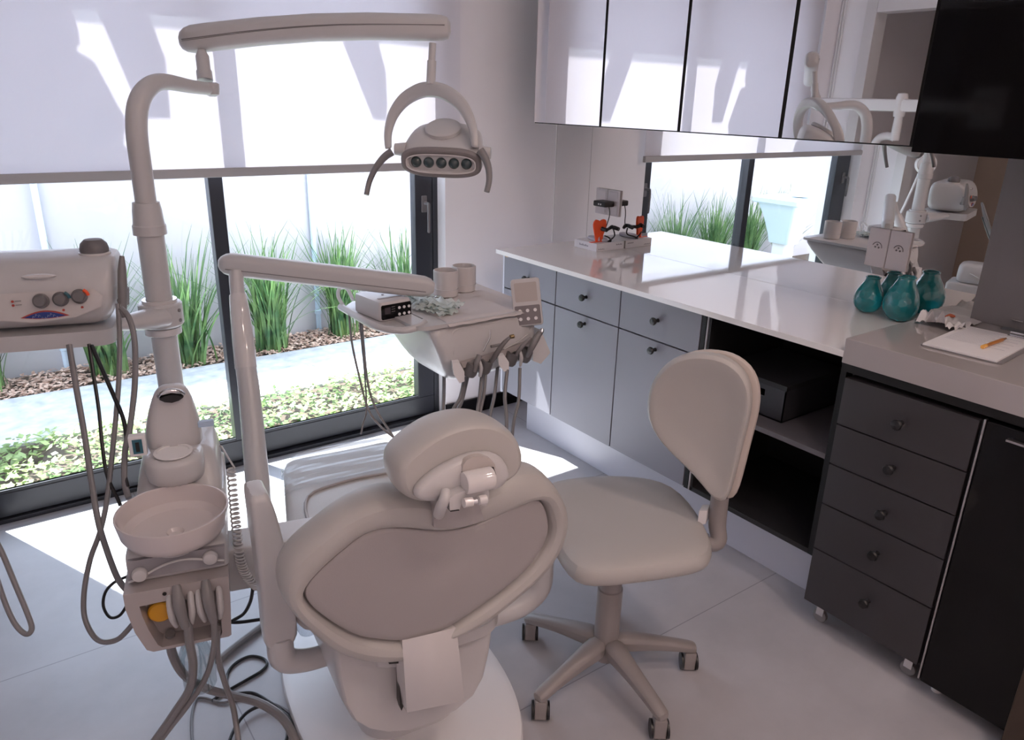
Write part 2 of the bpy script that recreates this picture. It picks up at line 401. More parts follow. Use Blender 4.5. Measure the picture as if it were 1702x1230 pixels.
# drawer chest on casters
cx0, cy0, cy1 = 1.93, .684, 1.043
r = thing('drawer_chest', (cx0+.22, .86, 0), 'graphite drawer chest of five drawers on casters', 'drawers')
m = MB(); m.box((cx0+.018, cy0, .075), (cx0+.44, cy1, .822), .001); m.build('body', CB2, r)
zz = [.826, .682, .556, .424, .270, .080]
m = MB(); m.box((cx0, cy1+.000, .826), (cx0+.02, cy1+.004, .868)); 
for i in range(5):
    d = box('drawer', (cx0, cy0+.001, zz[i+1]+.0018), (cx0+.018, cy1-.001, zz[i]-.0018), CB2, r)
    knob(d, cx0, .866-.004*i, [.75, .619, .481, .352, .193][i], 1.05)
m.bm.free()
for x, y in ((cx0+.05, 1.005), (cx0+.05, .722), (cx0+.39, 1.005), (cx0+.39, .722)):
    m = MB(); m.cyl((x, y, .058), (x, y, .0755), .015, n=14); m.box((x-.010, y-.012, .025), (x-.007, y+.012, .060), .001); m.box((x+.007, y-.012, .025), (x+.010, y+.012, .060), .001)
    c = m.build('caster', CH, r)
    MB().lathe([(.010, -.007), (.0215, -.006), (.0215, .006), (.010, .007)], (x, y, .0215), V(1, 0, 0), 20).build('wheel', GP, c)
# minibar
fx = 1.925
r = thing('mini_fridge', (fx+.26, .45, 0), 'black minibar fridge under the grey worktop', 'fridge')
box('body', (fx+.03, .20, .03), (fx+.5, .668, .835), BK, r, bev=.004)
box('door', (fx, .20, .045), (fx+.028, .668, .832), BG, r, bev=.004)
box('edge_trim', (fx-.002, .6685, .05), (fx+.012, .6735, .834), mat('steel_trim', (.55, .53, .54), .3, metal=1), r, bev=.001)
box('door_handle', (fx-.012, .30, .800), (fx+.002, .615, .806), mat('steel_trim', (.55, .53, .54), .3, metal=1), r, bev=.001)
for x, y in ((fx+.06, .64), (fx+.06, .23), (fx+.44, .64), (fx+.44, .23)): MB().cyl((x, y, 0), (x, y, .032), .014, n=12).build('foot', WP, r)
# dark wood box bottom right
r = thing('wooden_cabinet', (1.95, .36, 0), 'dark brown wooden cabinet corner at the bottom right edge', 'cabinet')
m = MB(); m.box((1.865, -.05, 0), (1.915, .437, .36), .003); m.build('side_panel', WD, r); box('top', (1.855, -.06, .36), (1.922, .445, .378), WD, r)

# wall cabinets
yc = [W1-.004, 2.322, 1.910, 1.491, 1.078]
lb = ['mirror fronted wall cabinet at the window end of the row', 'mirror fronted wall cabinet second from the window', 'mirror fronted wall cabinet third from the window', 'mirror fronted wall cabinet next to the black glass cabinet']
for i in range(4):
    r = thing('wall_cabinet', (G+.17, (yc[i]+yc[i+1])/2, UZ), lb[i], 'cabinet', 'mirror fronted wall cabinets')
    box('body', (G+.006, yc[i+1], UZ), (R+.003, yc[i], 2.35), INB, r, bev=0)
    g = .007
    box('door', (G, yc[i+1]+(g if i < 3 else .004), UZ+.004), (G+.005, yc[i]-(g if i else .003), 2.35), MIR2, r, bev=0, smooth=False)
r = thing('wall_cabinet', (G+.17, .6, UZ), 'black glass fronted wall cabinet above the grey worktop', 'cabinet')
box('body', (G+.006, -.1, UZ-.012), (R+.003, 1.074, 2.35), BK, r, bev=0)
box('door', (G-.004, .55, UZ-.012), (G+.005, 1.072, 2.35), BG, r, bev=.001)
box('door', (G-.004, -.1, UZ-.012), (G+.005, .547, 2.35), BG, r, bev=.001)
# mirrors and grey panel on the right wall
tag(box('wall_mirror', (R, W1-.005, CT-.1), (R+.006, W2-.002, UZ+.6), MIR, bev=0, smooth=False), 'narrow mirror strip between the window wall and the large mirror', 'mirror')
tag(box('wall_mirror', (R, .965, CT-.03), (R+.006, W1-.007, UZ+.02), MIR, bev=0, smooth=False), 'large wall mirror between worktop and wall cabinets', 'mirror')
struct(box('trim_2', (R-.004, W2-.006, CT-.05), (R+.001, W2-.0005, 2.35), WP, bev=.001))
struct(box('wall_panel', (R-.012, -.5, CT2+.0005), (R+.006, .963, UZ-.013), GW, bev=.001))
# wall sockets
def socket_plate(y0, y1, z0, z1, label, cover):
    r = thing('wall_socket', (R, (y0+y1)/2, z0), label, 'socket', None)
    ym = (y0+y1)/2
    for a, b in ((y0, ym-.001), (ym+.001, y1)):
        m = MB(); m.box((R-.010, a, z0), (R-.0004, b, z1), .003); p_ = m.build('cover_plate', mat('socket_plate', (.62, .58, .59), .35), r)
        if cover:
            c = (a+b)/2; zc = (z0+z1)/2+.002
            m = MB()
            for dy, dz in ((.006, 0), (-.006, -.001), (0, .008)): m.cyl((R-.0108, c+dy, zc+dz), (R-.0095, c+dy, zc+dz), .0033, n=10)
            m.build('pin_hole', DG, p_)
            m = MB(); m.tube([V(R-.011, c+.016*math.cos(t), zc+.016*math.sin(t)) for t in [math.radians(q) for q in range(20, 200, 15)]], .0013, n=6); m.build('socket_rim', DG, p_)
        else:
            for zc in (z0+.03, z1-.03):
                m = MB(); m.box((R-.0125, a+.008, zc-.022), (R-.0095, b-.008, zc+.022), .002); m.build('module', mat('socket_plate', (.62, .58, .59), .35), p_)
socket_plate(2.53, 2.69, 1.039, 1.157, 'white double wall socket with black chargers above the small box', False)
socket_plate(1.188, 1.330, 1.040, 1.167, 'pair of white socket plates on the mirror above the teal vases', True)

# ============================================================ dental chair
ch = thing('dental_chair', tuple(GL(0, .45, 0)), 'ivory dental chair seen from behind its backrest, foot end towards the window', 'dental chair')
# base plate
def ell(s0, k0, a, b, z, n=64, p=2.4): return [GL(s0+a*math.copysign(abs(math.cos(t))**(2/p), math.cos(t)), k0+b*math.copysign(abs(math.sin(t))**(2/p), math.sin(t)), z) for t in [2*PI*i/n for i in range(n)]]
m = MB(); m.loft([ell(.02, .42, .283, .445, 0), ell(.02, .42, .287, .45, .012), ell(.02, .42, .283, .445, .026), ell(.02, .42, .268, .43, .033), ell(.02, .42, .18, .30, .045)])
m.build('base_plate', WP, ch)
# lift column and rear housing
SC = -.032
def rr(w_, h, r, s0, k0, z, n=7): return [GL(s0+x, k0+y, z) for x, y in rrect(w_, h, r, n)]
m = MB(); m.loft([rr(.26, .50, .08, .0, .45, .04), rr(.22, .42, .07, .0, .42, .12), rr(.20, .36, .06, -.01, .36, .30), rr(.26, .46, .06, -.01, .38, .42)])
m.build('lift_column', IV, ch)
hk = .07
hs = [PK(u, v, hk) for u, v in ((556, 1060), (559, 1090), (563, 1130), (572, 1172), (588, 1200), (614, 1215), (645, 1220), (682, 1217), (722, 1203), (762, 1182), (790, 1158), (806, 1128), (816, 1085), (822, 1035))]
def ring(off, shrink):
    c = sum(hs, V(0, 0, 0))/len(hs); return [c+(p_-c)*shrink+A*off for p_ in hs]
m = MB(); m.loft([ring(.0, .6), ring(.0, .90), ring(.001, .95), ring(.006, .985), ring(.016, 1.0), ring(.03, 1.005), ring(.26, 1.0), ring(.34, .9)])
m.build('rear_housing', IV, ch)
# seat
def seat_edge(k): return lerp(-.262, -.142, (k-.30)/.62)
zs = .50
def seat_ring(k, dz=0, g=1.0):
    t = (k-.05)/.9; cs = lerp(SC, .045, t); hw = (cs-seat_edge(k))*g
    th = lerp(.105, .075, t); out = []
    for i in range(28):
        a = 2*PI*i/28; x = math.copysign(abs(math.cos(a))**.45, math.cos(a)); y = math.copysign(abs(math.sin(a))**.6, math.sin(a))
        out.append(GL(cs+hw*x, k, zs-th/2+dz+(th/2)*y*g+(.012*abs(x)**3 if y > 0 else 0)))
    return out
m = MB(); m.loft([seat_ring(.20, -.02, .6), seat_ring(.215, -.005, .9), seat_ring(.24), seat_ring(.3), seat_ring(.5), seat_ring(.7), seat_ring(.84), seat_ring(.90, -.002, .985), seat_ring(.935, -.010, .93), seat_ring(.95, -.018, .78)])
seat = m.build('seat', VI, ch, sub=1)
m = MB(); m.tube([GL(s, k, zs+.004) for s, k in ((-.19, .20), (-.165, .5), (-.13, .66), (-.03, .70), (.09, .70), (.17, .66), (.20, .5), (.19, .2))], .004, n=8, smooth=4); m.build('seam', VT, seat)
# seat underside frame
m = MB(); m.loft([rr(.30, .74, .08, 0, .44, .375), rr(.34, .80, .08, 0, .45, .40), rr(.34, .80, .08, 0, .45, .43)]); m.build('seat_frame', IV, ch)
# clear plastic cover on the foot end
m = MB(); random.seed(4)
rs = []
for i, k in enumerate([.715+.0125*q for q in range(20)]):
    kk = min(k, .957); t = (kk-.05)/.9; cs = lerp(SC, .045, t); g = 1.035 if kk < .90 else 1.035-max(0, (kk-.90)/.06)*.16; hw = (cs-seat_edge(kk))*g
    rg = []
    for q in range(24):
        a = PI*q/23; x = math.cos(a); x = math.copysign(abs(x)**.4, x); y = math.sin(a)**.5
        z = zs-.045+y*.058*(1 if kk < .92 else .8)+.0035*math.sin(k*210+q*.35)+.002*noise.noise(V(q*.6, k*60, 0))
        rg.append(GL(cs+hw*x, kk, z))
    rs.append(rg)
m.loft(rs, cap=False, closed=False)
def film():
    mm, n, l, b, o = nodemat('clear_film'); b.inputs['Base Color'].default_value = (.80, .84, .87, 1); b.inputs['Roughness'].default_value = .12
    t = n.new('ShaderNodeBsdfTransparent'); t.inputs[0].default_value = (.93, .95, .97, 1); ms = n.new('ShaderNodeMixShader'); ms.inputs[0].default_value = .38
    l.new(t.outputs[0], ms.inputs[1]); l.new(b.outputs[0], ms.inputs[2]); l.new(ms.outputs[0], o.inputs[0]); return mm
FILM = film()
o = m.build('foot_cover', FILM, ch); o['label'] = 'crinkled clear plastic cover on the foot end'
# backrest: outline surveyed on a nearly upright, gently curved surface
def PB(u, v, back=0):
    k = 0.
    for _ in range(12):
        q = PK(u, v, k-back); s = (q-C0).dot(B)-SC; k = -.13*(q.z-.65)+.25*s*s
    return PK(u, v, k-back)
zz_ = lambda a, b: (400+a/2.236, 680+b/2.236)
INP = ((222, 680), (245, 640), (300, 587), (345, 545), (400, 500), (440, 468), (480, 448), (540, 436), (620, 440), (700, 449), (760, 449), (820, 440), (880, 424), (960, 386), (1030, 345), (1070, 326), (1100, 323), (1128, 348), (1150, 430), (1140, 480), (1110, 535), (1060, 600), (950, 690), (850, 760), (780, 805), (690, 845), (600, 862), (500, 855), (420, 840), (330, 790), (265, 740), (228, 700))
outp = [zz_(*p_) for p_ in ((135, 630), (150, 580), (185, 535), (250, 478), (350, 400), (400, 368), (450, 342), (505, 322), (560, 313), (640, 312), (735, 330), (830, 320), (905, 292), (985, 250), (1060, 218), (1110, 222), (1155, 262), (1190, 315), (1213, 370), (1213, 440), (1175, 540), (1100, 625), (1000, 712), (930, 770), (860, 812), (770, 842), (690, 880), (605, 928), (520, 938), (430, 930), (330, 890), (268, 838), (200, 770), (150, 700))]
O3 = [PB(u, v, .012) for u, v in outp]
cen = sum(O3, V(0, 0, 0))/len(O3)
def scl(g, back, gz=None): return [cen+(p_-cen)*g-A*back for p_ in O3]
BE, BU = B, V(0, 0, 1)
INR = [PB(u, v, .016) for u, v in [zz_(*p_) for p_ in INP]]
OA = by_angle(O3, cen, BE, BU); IA = by_angle(INR, cen, BE, BU)
def rim(t, back, g=1.0):
    return [cen+((o_.lerp(i_, t))-cen)*g-A*back for o_, i_ in zip(OA, IA)]
m = MB()
m.loft([rim(0, -.078, .80), rim(0, -.070, .93), rim(0, -.048, .985), rim(0, -.02), rim(.06, .006), rim(.25, .022), rim(.55, .026), rim(.85, .018), rim(.985, .006), rim(1.0, -.012), rim(1.0, -.02, .8)])
back = m.build('backrest', VI, ch, sub=1)
inp = [zz_(*p_) for p_ in INP]
I3 = [PB(u, v, .022) for u, v in inp]; ci = sum(I3, V(0, 0, 0))/len(I3)
def si(g, back): return [ci+(p_-ci)*g-A*back for p_ in I3]
I3 = by_angle(I3, ci, B, V(0, 0, 1))
m = MB(); m.loft([si(.992, -.03), si(.992, -.004), si(.985, .003), si(.96, .006), si(.6, .012), si(.25, .014)])
m.build('back_shell', VT, ch, sub=1)
# centre neck on the back rim
def P3(a, b, back=.045): return PB(*zz_(a, b), back)
m = MB(); m.slab([P3(735, 330), P3(720, 380), P3(717, 438), P3(760, 444), P3(830, 436), P3(880, 422), P3(905, 410), P3(890, 365), P3(880, 330)], -A, .05, .004)
m.build('neck_patch', VT, ch)
# hinge cover at the bottom (glossy strap) with dark slot
m = MB()
rows = []
for t in [i/10 for i in range(11)]:
    l_ = (lerp(600, 618, t), lerp(860, 1128, t)); r_ = (lerp(802, 832, t), lerp(812, 1085, t))
    bk = .010+.036*math.sin(PI*(.15+.62*t)); rows.append([PB(*zz_(lerp(l_[0], r_[0], q/8), lerp(l_[1], r_[1], q/8)), bk+.013*math.sin(PI*q/8)) for q in range(9)])
rows2 = [[p_+A*.05 for p_ in r_] for r_ in rows]
m.loft([a_+list(reversed(b_)) for a_, b_ in zip(rows, rows2)])
m.build('hinge_cover', IVG, ch, sharp=50)
m = MB(); m.slab([PB(*zz_(a, b), .006) for a, b in ((588, 866), (601, 864), (607, 1100), (598, 1122), (592, 1098))], -A, .02); m.build('slot', BK, ch)
m = MB(); m.slab([PB(*zz_(a, b), .020) for a, b in ((806, 813), (822, 811), (822, 822), (808, 826))], -A, .03); m.build('slot', BK, ch)
m = MB(); m.slab([PB(*zz_(a, b), .012) for a, b in ((548, 936), (600, 934), (600, 944), (552, 948))], -A, .03); m.build('slot', BK, ch)
# warm lamp reflections come from the ceiling spots
# headrest
hz = lambda a, b: (640+a/6.475, 680+b/6.475)
hp = [hz(*p_) for p_ in ((60, 670), (75, 590), (130, 510), (200, 440), (340, 330), (480, 235), (640, 165), (780, 122), (920, 98), (1050, 98), (1160, 120), (1270, 165), (1370, 245), (1430, 340), (1462, 460), (1455, 560), (1420, 640), (1340, 715), (1230, 770), (1000, 850), (760, 930), (560, 970), (400, 970), (250, 962), (150, 905), (85, 820))]
KH = -.085
H3 = [PK(u, v, KH) for u, v in hp]; chh = sum(H3, V(0, 0, 0))/len(H3)
def sh(g, back): return [chh+(p_-chh)*g-A*back for p_ in H3]
m = MB(); m.loft([sh(.70, -.085), sh(.88, -.078), sh(.97, -.055), sh(1.0, -.025), sh(.99, .0), sh(.95, .018), sh(.88, .026), sh(.75, .024)])
hr = m.build('headrest', VI, ch, sub=1)
sp = [hz(*p_) for p_ in ((300, 905), (310, 850), (380, 770), (500, 670), (640, 590), (780, 520), (920, 468), (1060, 450), (1160, 460), (1240, 505), (1290, 570), (1325, 650), (1335, 715), (1270, 790), (1200, 840), (1100, 850), (1000, 880), (830, 915), (760, 925), (590, 972), (400, 975), (320, 950))]
S3 = [PK(u, v, KH-.034) for u, v in sp]; cs3 = sum(S3, V(0, 0, 0))/len(S3)
def ss(g, back): return [cs3+(p_-cs3)*g-A*back for p_ in S3]
m = MB(); m.loft([ss(1.0, -.02), ss(1.0, .002), ss(.97, .008), ss(.9, .013), ss(.6, .018), ss(.3, .02)]); m.build('headrest_shell', IV, ch, sub=1)
def PH(a, b, back): return PK(*hz(a, b), KH-back-.012)
m = MB(); m.slab([PH(a, b, .042) for a, b in ((833, 680), (838, 610), (880, 550), (950, 515), (1040, 505), (1130, 530), (1180, 590), (1190, 640), (1120, 625))], -A, .012, .003); m.build('recess_plate', mat('plastic_shade', (.50, .46, .44), .35), ch)
m = MB(); m.slab([PH(a, b, .044) for a, b in ((835, 682), (1100, 632), (1170, 625), (1195, 700), (1190, 790), (1160, 810), (840, 880), (828, 800))], -A, .012, .002); m.build('joint_recess', BK, ch)
a_, b_ = PH(850, 800, .055), PH(1150, 735, .055)
m = MB(); m.lathe([(.004, -.001), (.0185, 0), (.0205, .003), (.0205, (b_-a_).length-.003), (.0185, (b_-a_).length), (.004, (b_-a_).length+.001)], a_, b_-a_, 28); m.build('joint_barrel', IVG, ch)
m = MB(); m.slab([PH(a, b, .062) for a, b in ((845, 880), (1110, 850), (1118, 900), (1115, 990), (1090, 1035), (1040, 1040), (1030, 960), (850, 950), (800, 1085), (720, 1100), (700, 1100), (690, 960), (740, 930))], -A, .03, .003); m.build('joint_bracket', IV, ch)
for p0, p1 in (((845, 1010), (935, 995)), ((1005, 985), (1085, 968))):
    a_, b_ = PH(*p0, .072), PH(*p1, .072); m = MB(); m.cyl(a_, b_, .0085, n=20); m.build('joint_pin', IVG, ch)
a_, b_ = PH(935, 995, .070), PH(1005, 985, .070); m = MB(); m.cyl(a_, b_, .0055, n=16); m.build('joint_bolt', CH, ch)
m = MB(); m.tube([PH(650, 880, .05), PH(640, 960, .06), PH(600, 1060, .05), PH(580, 1130, .02)], [.008, .009, .010, .010], n=14, smooth=4); m.build('headrest_stem', IV, ch)
m = MB(); m.slab([PH(a, b, .064) for a, b in ((700, 1098), (800, 1085), (800, 1092), (705, 1106))], -A, .01); m.build('slot', BK, ch)
# armrests
m = MB()
def sec(c, w_, d_, r=.012): return [c+B*x+A*y for x, y in rrect(w_, d_, min(r, w_/2.2, d_/2.2), 4)]
ka = .25
def uw(u0, v0, u1, v1, d_): a_ = PK(u0, v0, ka); b_ = PK(u1, v1, ka); c = (a_+b_)*.5; return sec(c, (b_-a_).length*1.12, d_)
m.loft([uw(412, 812, 438, 806, .085), uw(411, 820, 441, 815, .09), uw(415, 850, 452, 842, .09), uw(421, 890, 462, 882, .085), uw(428, 940, 474, 932, .075), uw(434, 990, 482, 985, .065), uw(438, 1040, 488, 1035, .055), uw(441, 1075, 490, 1068, .05)])
pth = [PK(u, v, ka+.0) for u, v in ((465, 1055), (470, 1092), (500, 1098), (545, 1088), (590, 1075))]
ar = m.build('armrest', IV, ch, sub=1); ar['label'] = 'left armrest, a tall upright pad'
m = MB(); m.tube(pth, [.028, .030, .026, .024, .024], n=16, smooth=5, flat=1.1); m.build('armrest_bar', IV, ar)
kb = .27
m = MB(); m.tube([PK(u, v, kb) for u, v in ((905, 880), (900, 930), (895, 975), (870, 1002), (840, 1018), (800, 1030), (760, 1040))], [.03, .034, .034, .032, .028, .026, .025], n=16, smooth=5)
ar = m.build('armrest', IV, ch); ar['label'] = 'right armrest, mostly behind the backrest'
# link box to the spittoon unit

# ============================================================ spittoon unit
T2 = math.radians(15.3); A2 = V(math.sin(T2), math.cos(T2), 0); B2 = V(math.cos(T2), -math.sin(T2), 0)
U0 = V(.219, 1.492, 0)
def UL(s, k, z): return U0+B2*s+A2*k+V(0, 0, z)
su = thing('spittoon_unit', tuple(U0+A2*.2), 'ivory spittoon unit with a round bowl, left of the dental chair', 'spittoon')
def sq(x0, x1, k0, k1, z, r=.015, n=4): return [UL((x0+x1)/2+x, (k0+k1)/2+y, z) for x, y in rrect(x1-x0, k1-k0, r, n)]
# main body rising to the rear column
m = MB()
m.loft([sq(-.075, .115, .02, .46, .555), sq(-.082, .118, .006, .48, .565), sq(-.082, .118, .006, .48, .60), sq(-.082, .118, .006, .48, .625), sq(-.078, .116, .012, .48, .634)])
m.loft([sq(-.074, .114, .17, .44, .62, .03), sq(-.072, .114, .175, .44, .66, .03), sq(-.066, .112, .20, .44, .69, .035), sq(-.056, .108, .22, .44, .725, .04), sq(-.035, .095, .25, .43, .745, .04)])
m.build('body', IV, su, sub=1)
# link to chair
m = MB(); m.box((0, 0, 0), (.42, .10, .115), .01); 
for v in m.bm.verts: p_ = v.co.copy(); v.co = UL(.10+p_.x, .12+p_.y, .42+p_.z)
m.build('chair_link', IV, su)
# grey strip with knob handle
m = MB(); m.slab([UL(-.078, -.001, .580), UL(.108, -.001, .580), UL(.112, -.001, .624), UL(-.075, -.001, .624)], -A2, .01); m.build('grey_strip', mat('strip_grey', (.31, .30, .32), .4), su)
for s, z in ((-.055, .594), (.082, .606)):
    m = MB(); m.lathe([(.014, 0), (.0155, .004), (.0155, .010), (.013, .014), (.004, .016)], UL(s, -.002, z), -A2, 24); m.build('round_pad', IV, su)
m = MB(); m.tube([UL(-.078, -.006, .578), UL(-.05, -.008, .588), UL(-.01, -.008, .606), UL(.03, -.008, .612), UL(.07, -.008, .604), UL(.108, -.006, .592)], .0025, n=8, smooth=5); m.build('wire_rail', IV, su)
# lower instrument box: frame with recessed face
def qf(s0, z0, s1, z1, k): return [UL(s0, k, z0), UL(s1, k, z0), UL(s1, k, z1), UL(s0, k, z1)]
m = MB()
oo = [UL(-.088, -.03, .566), UL(.114, -.03, .567), UL(.112, -.03, .50), UL(.106, -.03, .418), UL(.10, -.03, .414), UL(-.050, -.03, .414), UL(-.062, -.03, .422), UL(-.078, -.03, .47), UL(-.088, -.03, .53)]
ii = [UL(-.062, -.03, .532), UL(.088, -.03, .538), UL(.09, -.03, .50), UL(.088, -.03, .43), UL(.085, -.03, .421), UL(-.032, -.03, .421), UL(-.040, -.03, .43), UL(-.052, -.03, .47), UL(-.060, -.03, .51)]
m.loft([ii, oo], cap=False); m.loft([oo, [p_+A2*.16 for p_ in oo]], cap=False); m.loft([[p_+A2*.045 for p_ in ii], ii], cap=False)
vs = [m.bm.verts.new(p_+A2*.045) for p_ in ii]; m.bm.faces.new(vs)
m.build('instrument_box', mat('taupe_plastic', (.40, .365, .36), .4), su, sharp=30)
for s in (-.012, .066): MB().cyl(UL(s, -.0312, .552), UL(s, -.028, .552), .0042, n=14).build('screw_hole', BK, su)
MB().lathe([(.0245, 0), (.0245, .016), (.021, .019), (.004, .020)], UL(-.030, .018, .487), -A2, 28).build('knob', YEL, su)['label'] = 'yellow round knob'
m = MB(); m.box((0, 0, 0), (.09, .03, .012)); 
for v in m.bm.verts: p_ = v.co.copy(); v.co = UL(-.045+p_.x, .013+p_.y-.01, .522+p_.z)
m.build('dark_slot', BK, su)
# holders and suction handpieces
for s in (.016, .072):
    for d_ in (-.019, .019):
        m = MB(); m.tube([UL(s+d_, .0, .548), UL(s+d_*1.05, -.035, .535), UL(s+d_, -.04, .50), UL(s+d_*.8, -.03, .468)], [.006, .009, .010, .006], n=12, smooth=4, flat=.8); m.build('holder_fork', IV, su)
    m = MB(); m.tube([UL(s-.004, -.028, .566), UL(s-.002, -.048, .54), UL(s, -.052, .51), UL(s+.004, -.05, .475)], [.008, .0125, .011, .008], n=16, smooth=5); m.build('suction_handpiece', GP, su)
# bowl
bc = UL(.016, .055, .700)
m = MB(); m.lathe([(.05, -.066), (.080, -.064), (.096, -.056), (.106, -.038), (.1125, -.002), (.1120, .0005), (.1085, .0005), (.1065, -.004), (.100, -.036), (.086, -.048), (.045, -.052), (.018, -.055), (.012, -.062), (.0005, -.063)], bc, n=56, cap=False); m.build('bowl', CER, su)
m = MB(); m.lathe([(.055, 0), (.062, .006), (.058, .02)], bc-V(0, 0, .085), n=32); m.build('bowl_foot', IV, su)
# cup filler tower
m = MB()
def tw(s0, w_, k0, d_, z): return sq(s0-w_/2, s0+w_/2, k0, k0+d_, z, min(w_, d_)*.42, 6)
m.loft([tw(.02, .118, .150, .13, .690), tw(.02, .126, .146, .14, .72), tw(.018, .126, .146, .14, .752), tw(.018, .120, .150, .135, .766)])
cf = m.build('cup_filler', IV, su, sub=1)
m = MB(); m.loft([tw(.020, .128, .225, .07, .74), tw(.021, .122, .228, .065, .79), tw(.024, .104, .232, .055, .84), tw(.027, .082, .232, .048, .88), tw(.029, .060, .232, .042, .903), tw(.03, .03, .238, .024, .910)]); m.build('tower', IV, cf, sub=1)
m = MB(); m.lathe([(.038, 0), (.041, .002), (.041, .005), (.034, .005), (.034, .002)], UL(.02, .195, .765), n=36); m.build('cup_ring', WP, cf)
m = MB(); m.slab([UL(.004, .222, .886), UL(.014, .222, .879), UL(.029, .221, .876), UL(.044, .222, .879), UL(.054, .222, .886), UL(.044, .222, .892), UL(.029, .222, .895), UL(.014, .222, .892)], -A2, .010); m.build('spout_slot', BK, cf)
m = MB(); m.tube([UL(.004, .236, .889), UL(.012, .228, .899), UL(.028, .225, .904), UL(.044, .228, .899), UL(.053, .237, .889)], .006, n=12, smooth=4); m.build('spout_rim', CH, cf)
# side displays
m = MB(); m.box((0, 0, 0), (.035, .022, .048), .003)
for v in m.bm.verts: p_ = v.co.copy(); v.co = UL(-.068+p_.x, .20+p_.y, .765+p_.z)
d_ = m.build('side_display', WP, su); m = MB(); m.slab([UL(-.060, .1985, .772), UL(-.040, .1985, .772), UL(-.040, .1985, .806), UL(-.060, .1985, .806)], -A2, .003); m.build('screen', TEALC, d_)
m = MB(); m.slab([UL(-.054, .1975, .777), UL(-.046, .1975, .777), UL(-.046, .1975, .80), UL(-.054, .1975, .80)], -A2, .002); m.build('window', BK, d_)
m = MB(); m.box((0, 0, 0), (.035, .015, .014), .002)
for v in m.bm.verts: p_ = v.co.copy(); v.co = UL(.075+p_.x, .24+p_.y, .80+p_.z)
m.build('side_tab', mat('pale_blue_label', (.45, .58, .75), .4), su)
# bottle below
gl = glass_mat('clear_bottle', (.78, .84, .86), .6)
bt = thing('water_bottle', tuple(UL(.045, .05, .17)), 'clear plastic bottle hanging under the spittoon unit', 'bottle')
m = MB(); bb = PD(328, 1098, 1.72)
m.lathe([(.0005, -.075), (.030, -.073), (.036, -.065), (.037, .0), (.036, .030), (.028, .052), (.014, .066), (.013, .10)], bb, n=28, cap=False); m.build('bottle_body', gl, bt)
m = MB(); m.lathe([(.016, .094), (.016, .12)], bb, n=20); m.build('cap', GP, bt)
m = MB(); m.cyl(bb+V(0, 0, .12), V(bb.x, bb.y, .43), .012); m.build('pipe', GP, bt)

# ============================================================ pole with operating lamp
px_, py_ = .3985, 2.19
pl = thing('lamp_pole', (px_, py_, .84), 'tall ivory pole rising from the spittoon unit and bending at the top', 'pole')
m = MB(); m.lathe([(.034, .42), (.034, 1.205)], (px_, py_, 0), n=32); m.build('lower_tube', IV, pl)
m = MB(); m.lathe([(.034, 1.170), (.042, 1.172), (.042, 1.196), (.039, 1.200), (.0365, 1.235), (.0335, 1.256), (.02, 1.257)], (px_, py_, 0), n=32); m.build('collar', IV, pl)
e0 = PD(352, 148, 2.12)
m = MB(); m.tube([(px_, py_, 1.245), (px_, py_, 1.34), (px_+.001, py_, 1.43), (px_+.014, py_+.009, 1.495), (px_+.044, py_+.028, 1.537), (px_+.09, py_+.055, e0.z+.014), (lerp(px_, e0.x, .72), lerp(py_, e0.y, .72), e0.z+.005), (e0.x-.008, e0.y-.005, e0.z)], [.0265, .0265, .0265, .0265, .0245, .021, .018, .0165], n=24, smooth=8); m.build('upper_tube', IV, pl)
m = MB(); m.lathe([(.008, -.020), (.019, -.014), (.0215, 0), (.0215, .014), (.014, .018)], e0, n=24); m.build('end_knuckle', IV, pl)

ol = thing('operating_light', tuple(PD(735, 260, 2.15)), 'dental operating light with a row of five lenses on a long swing arm', 'lamp')
s0_ = PD(341, 134, 2.12); s1_ = PD(335, 84, 2.12)
m = MB(); m.tube([s0_, s0_.lerp(s1_, .3), s0_.lerp(s1_, .35), s0_.lerp(s1_, .8), s1_], [.0215, .0215, .0185, .0185, .011], n=20); m.build('swivel_stub', IV, ol)
la, lb_ = PD(299, 68, 2.13), PD(749, 47, 2.145)
dr = (lb_-la).normalized(); sd_ = dr.cross(V(0, 0, 1)).normalized(); upl = sd_.cross(dr).normalized()
m = MB(); L_ = (lb_-la).length; rg = []
for t, g in ((0, .35), (.008, .62), (.025, .85), (.05, .98), (.1, 1), (.3, 1.0), (.5, 1.0), (.7, 1), (.93, 1), (.97, .95), (.99, .8), (1, .45)):
    c = la+dr*(L_*t)+upl*(.018*math.sin(PI*t)); h_ = lerp(.076, .071, t)
    rg.append([c+sd_*(x*g)+upl*(y*g) for x, y in rrect(.058, h_, .024, 5)])
m.loft(rg); arm = m.build('swing_arm', IV, ol)
m = MB(); m.tube([la+dr*(L_*t)+upl*(.018*math.sin(PI*t)+.000+.006*t)-sd_*-.0288 for t in (.02, .3, .6, .98)], .0014, n=6, smooth=4); 
m.tube([la+dr*(L_*t)+upl*(.018*math.sin(PI*t)-.004+.010*t)-sd_*.0292*-1 for t in (.02, .3, .6, .98)], .001, n=6, smooth=4); m.build('arm_seam', GP, arm)
t0_, t1_ = PD(719, 72, 2.14), PD(716, 140, 2.16)
m = MB(); m.tube([t0_, t0_.lerp(t1_, .42), t0_.lerp(t1_, .43), t1_], [.0105, .0105, .0135, .0135], n=18); m.build('drop_tube', IV, ol)
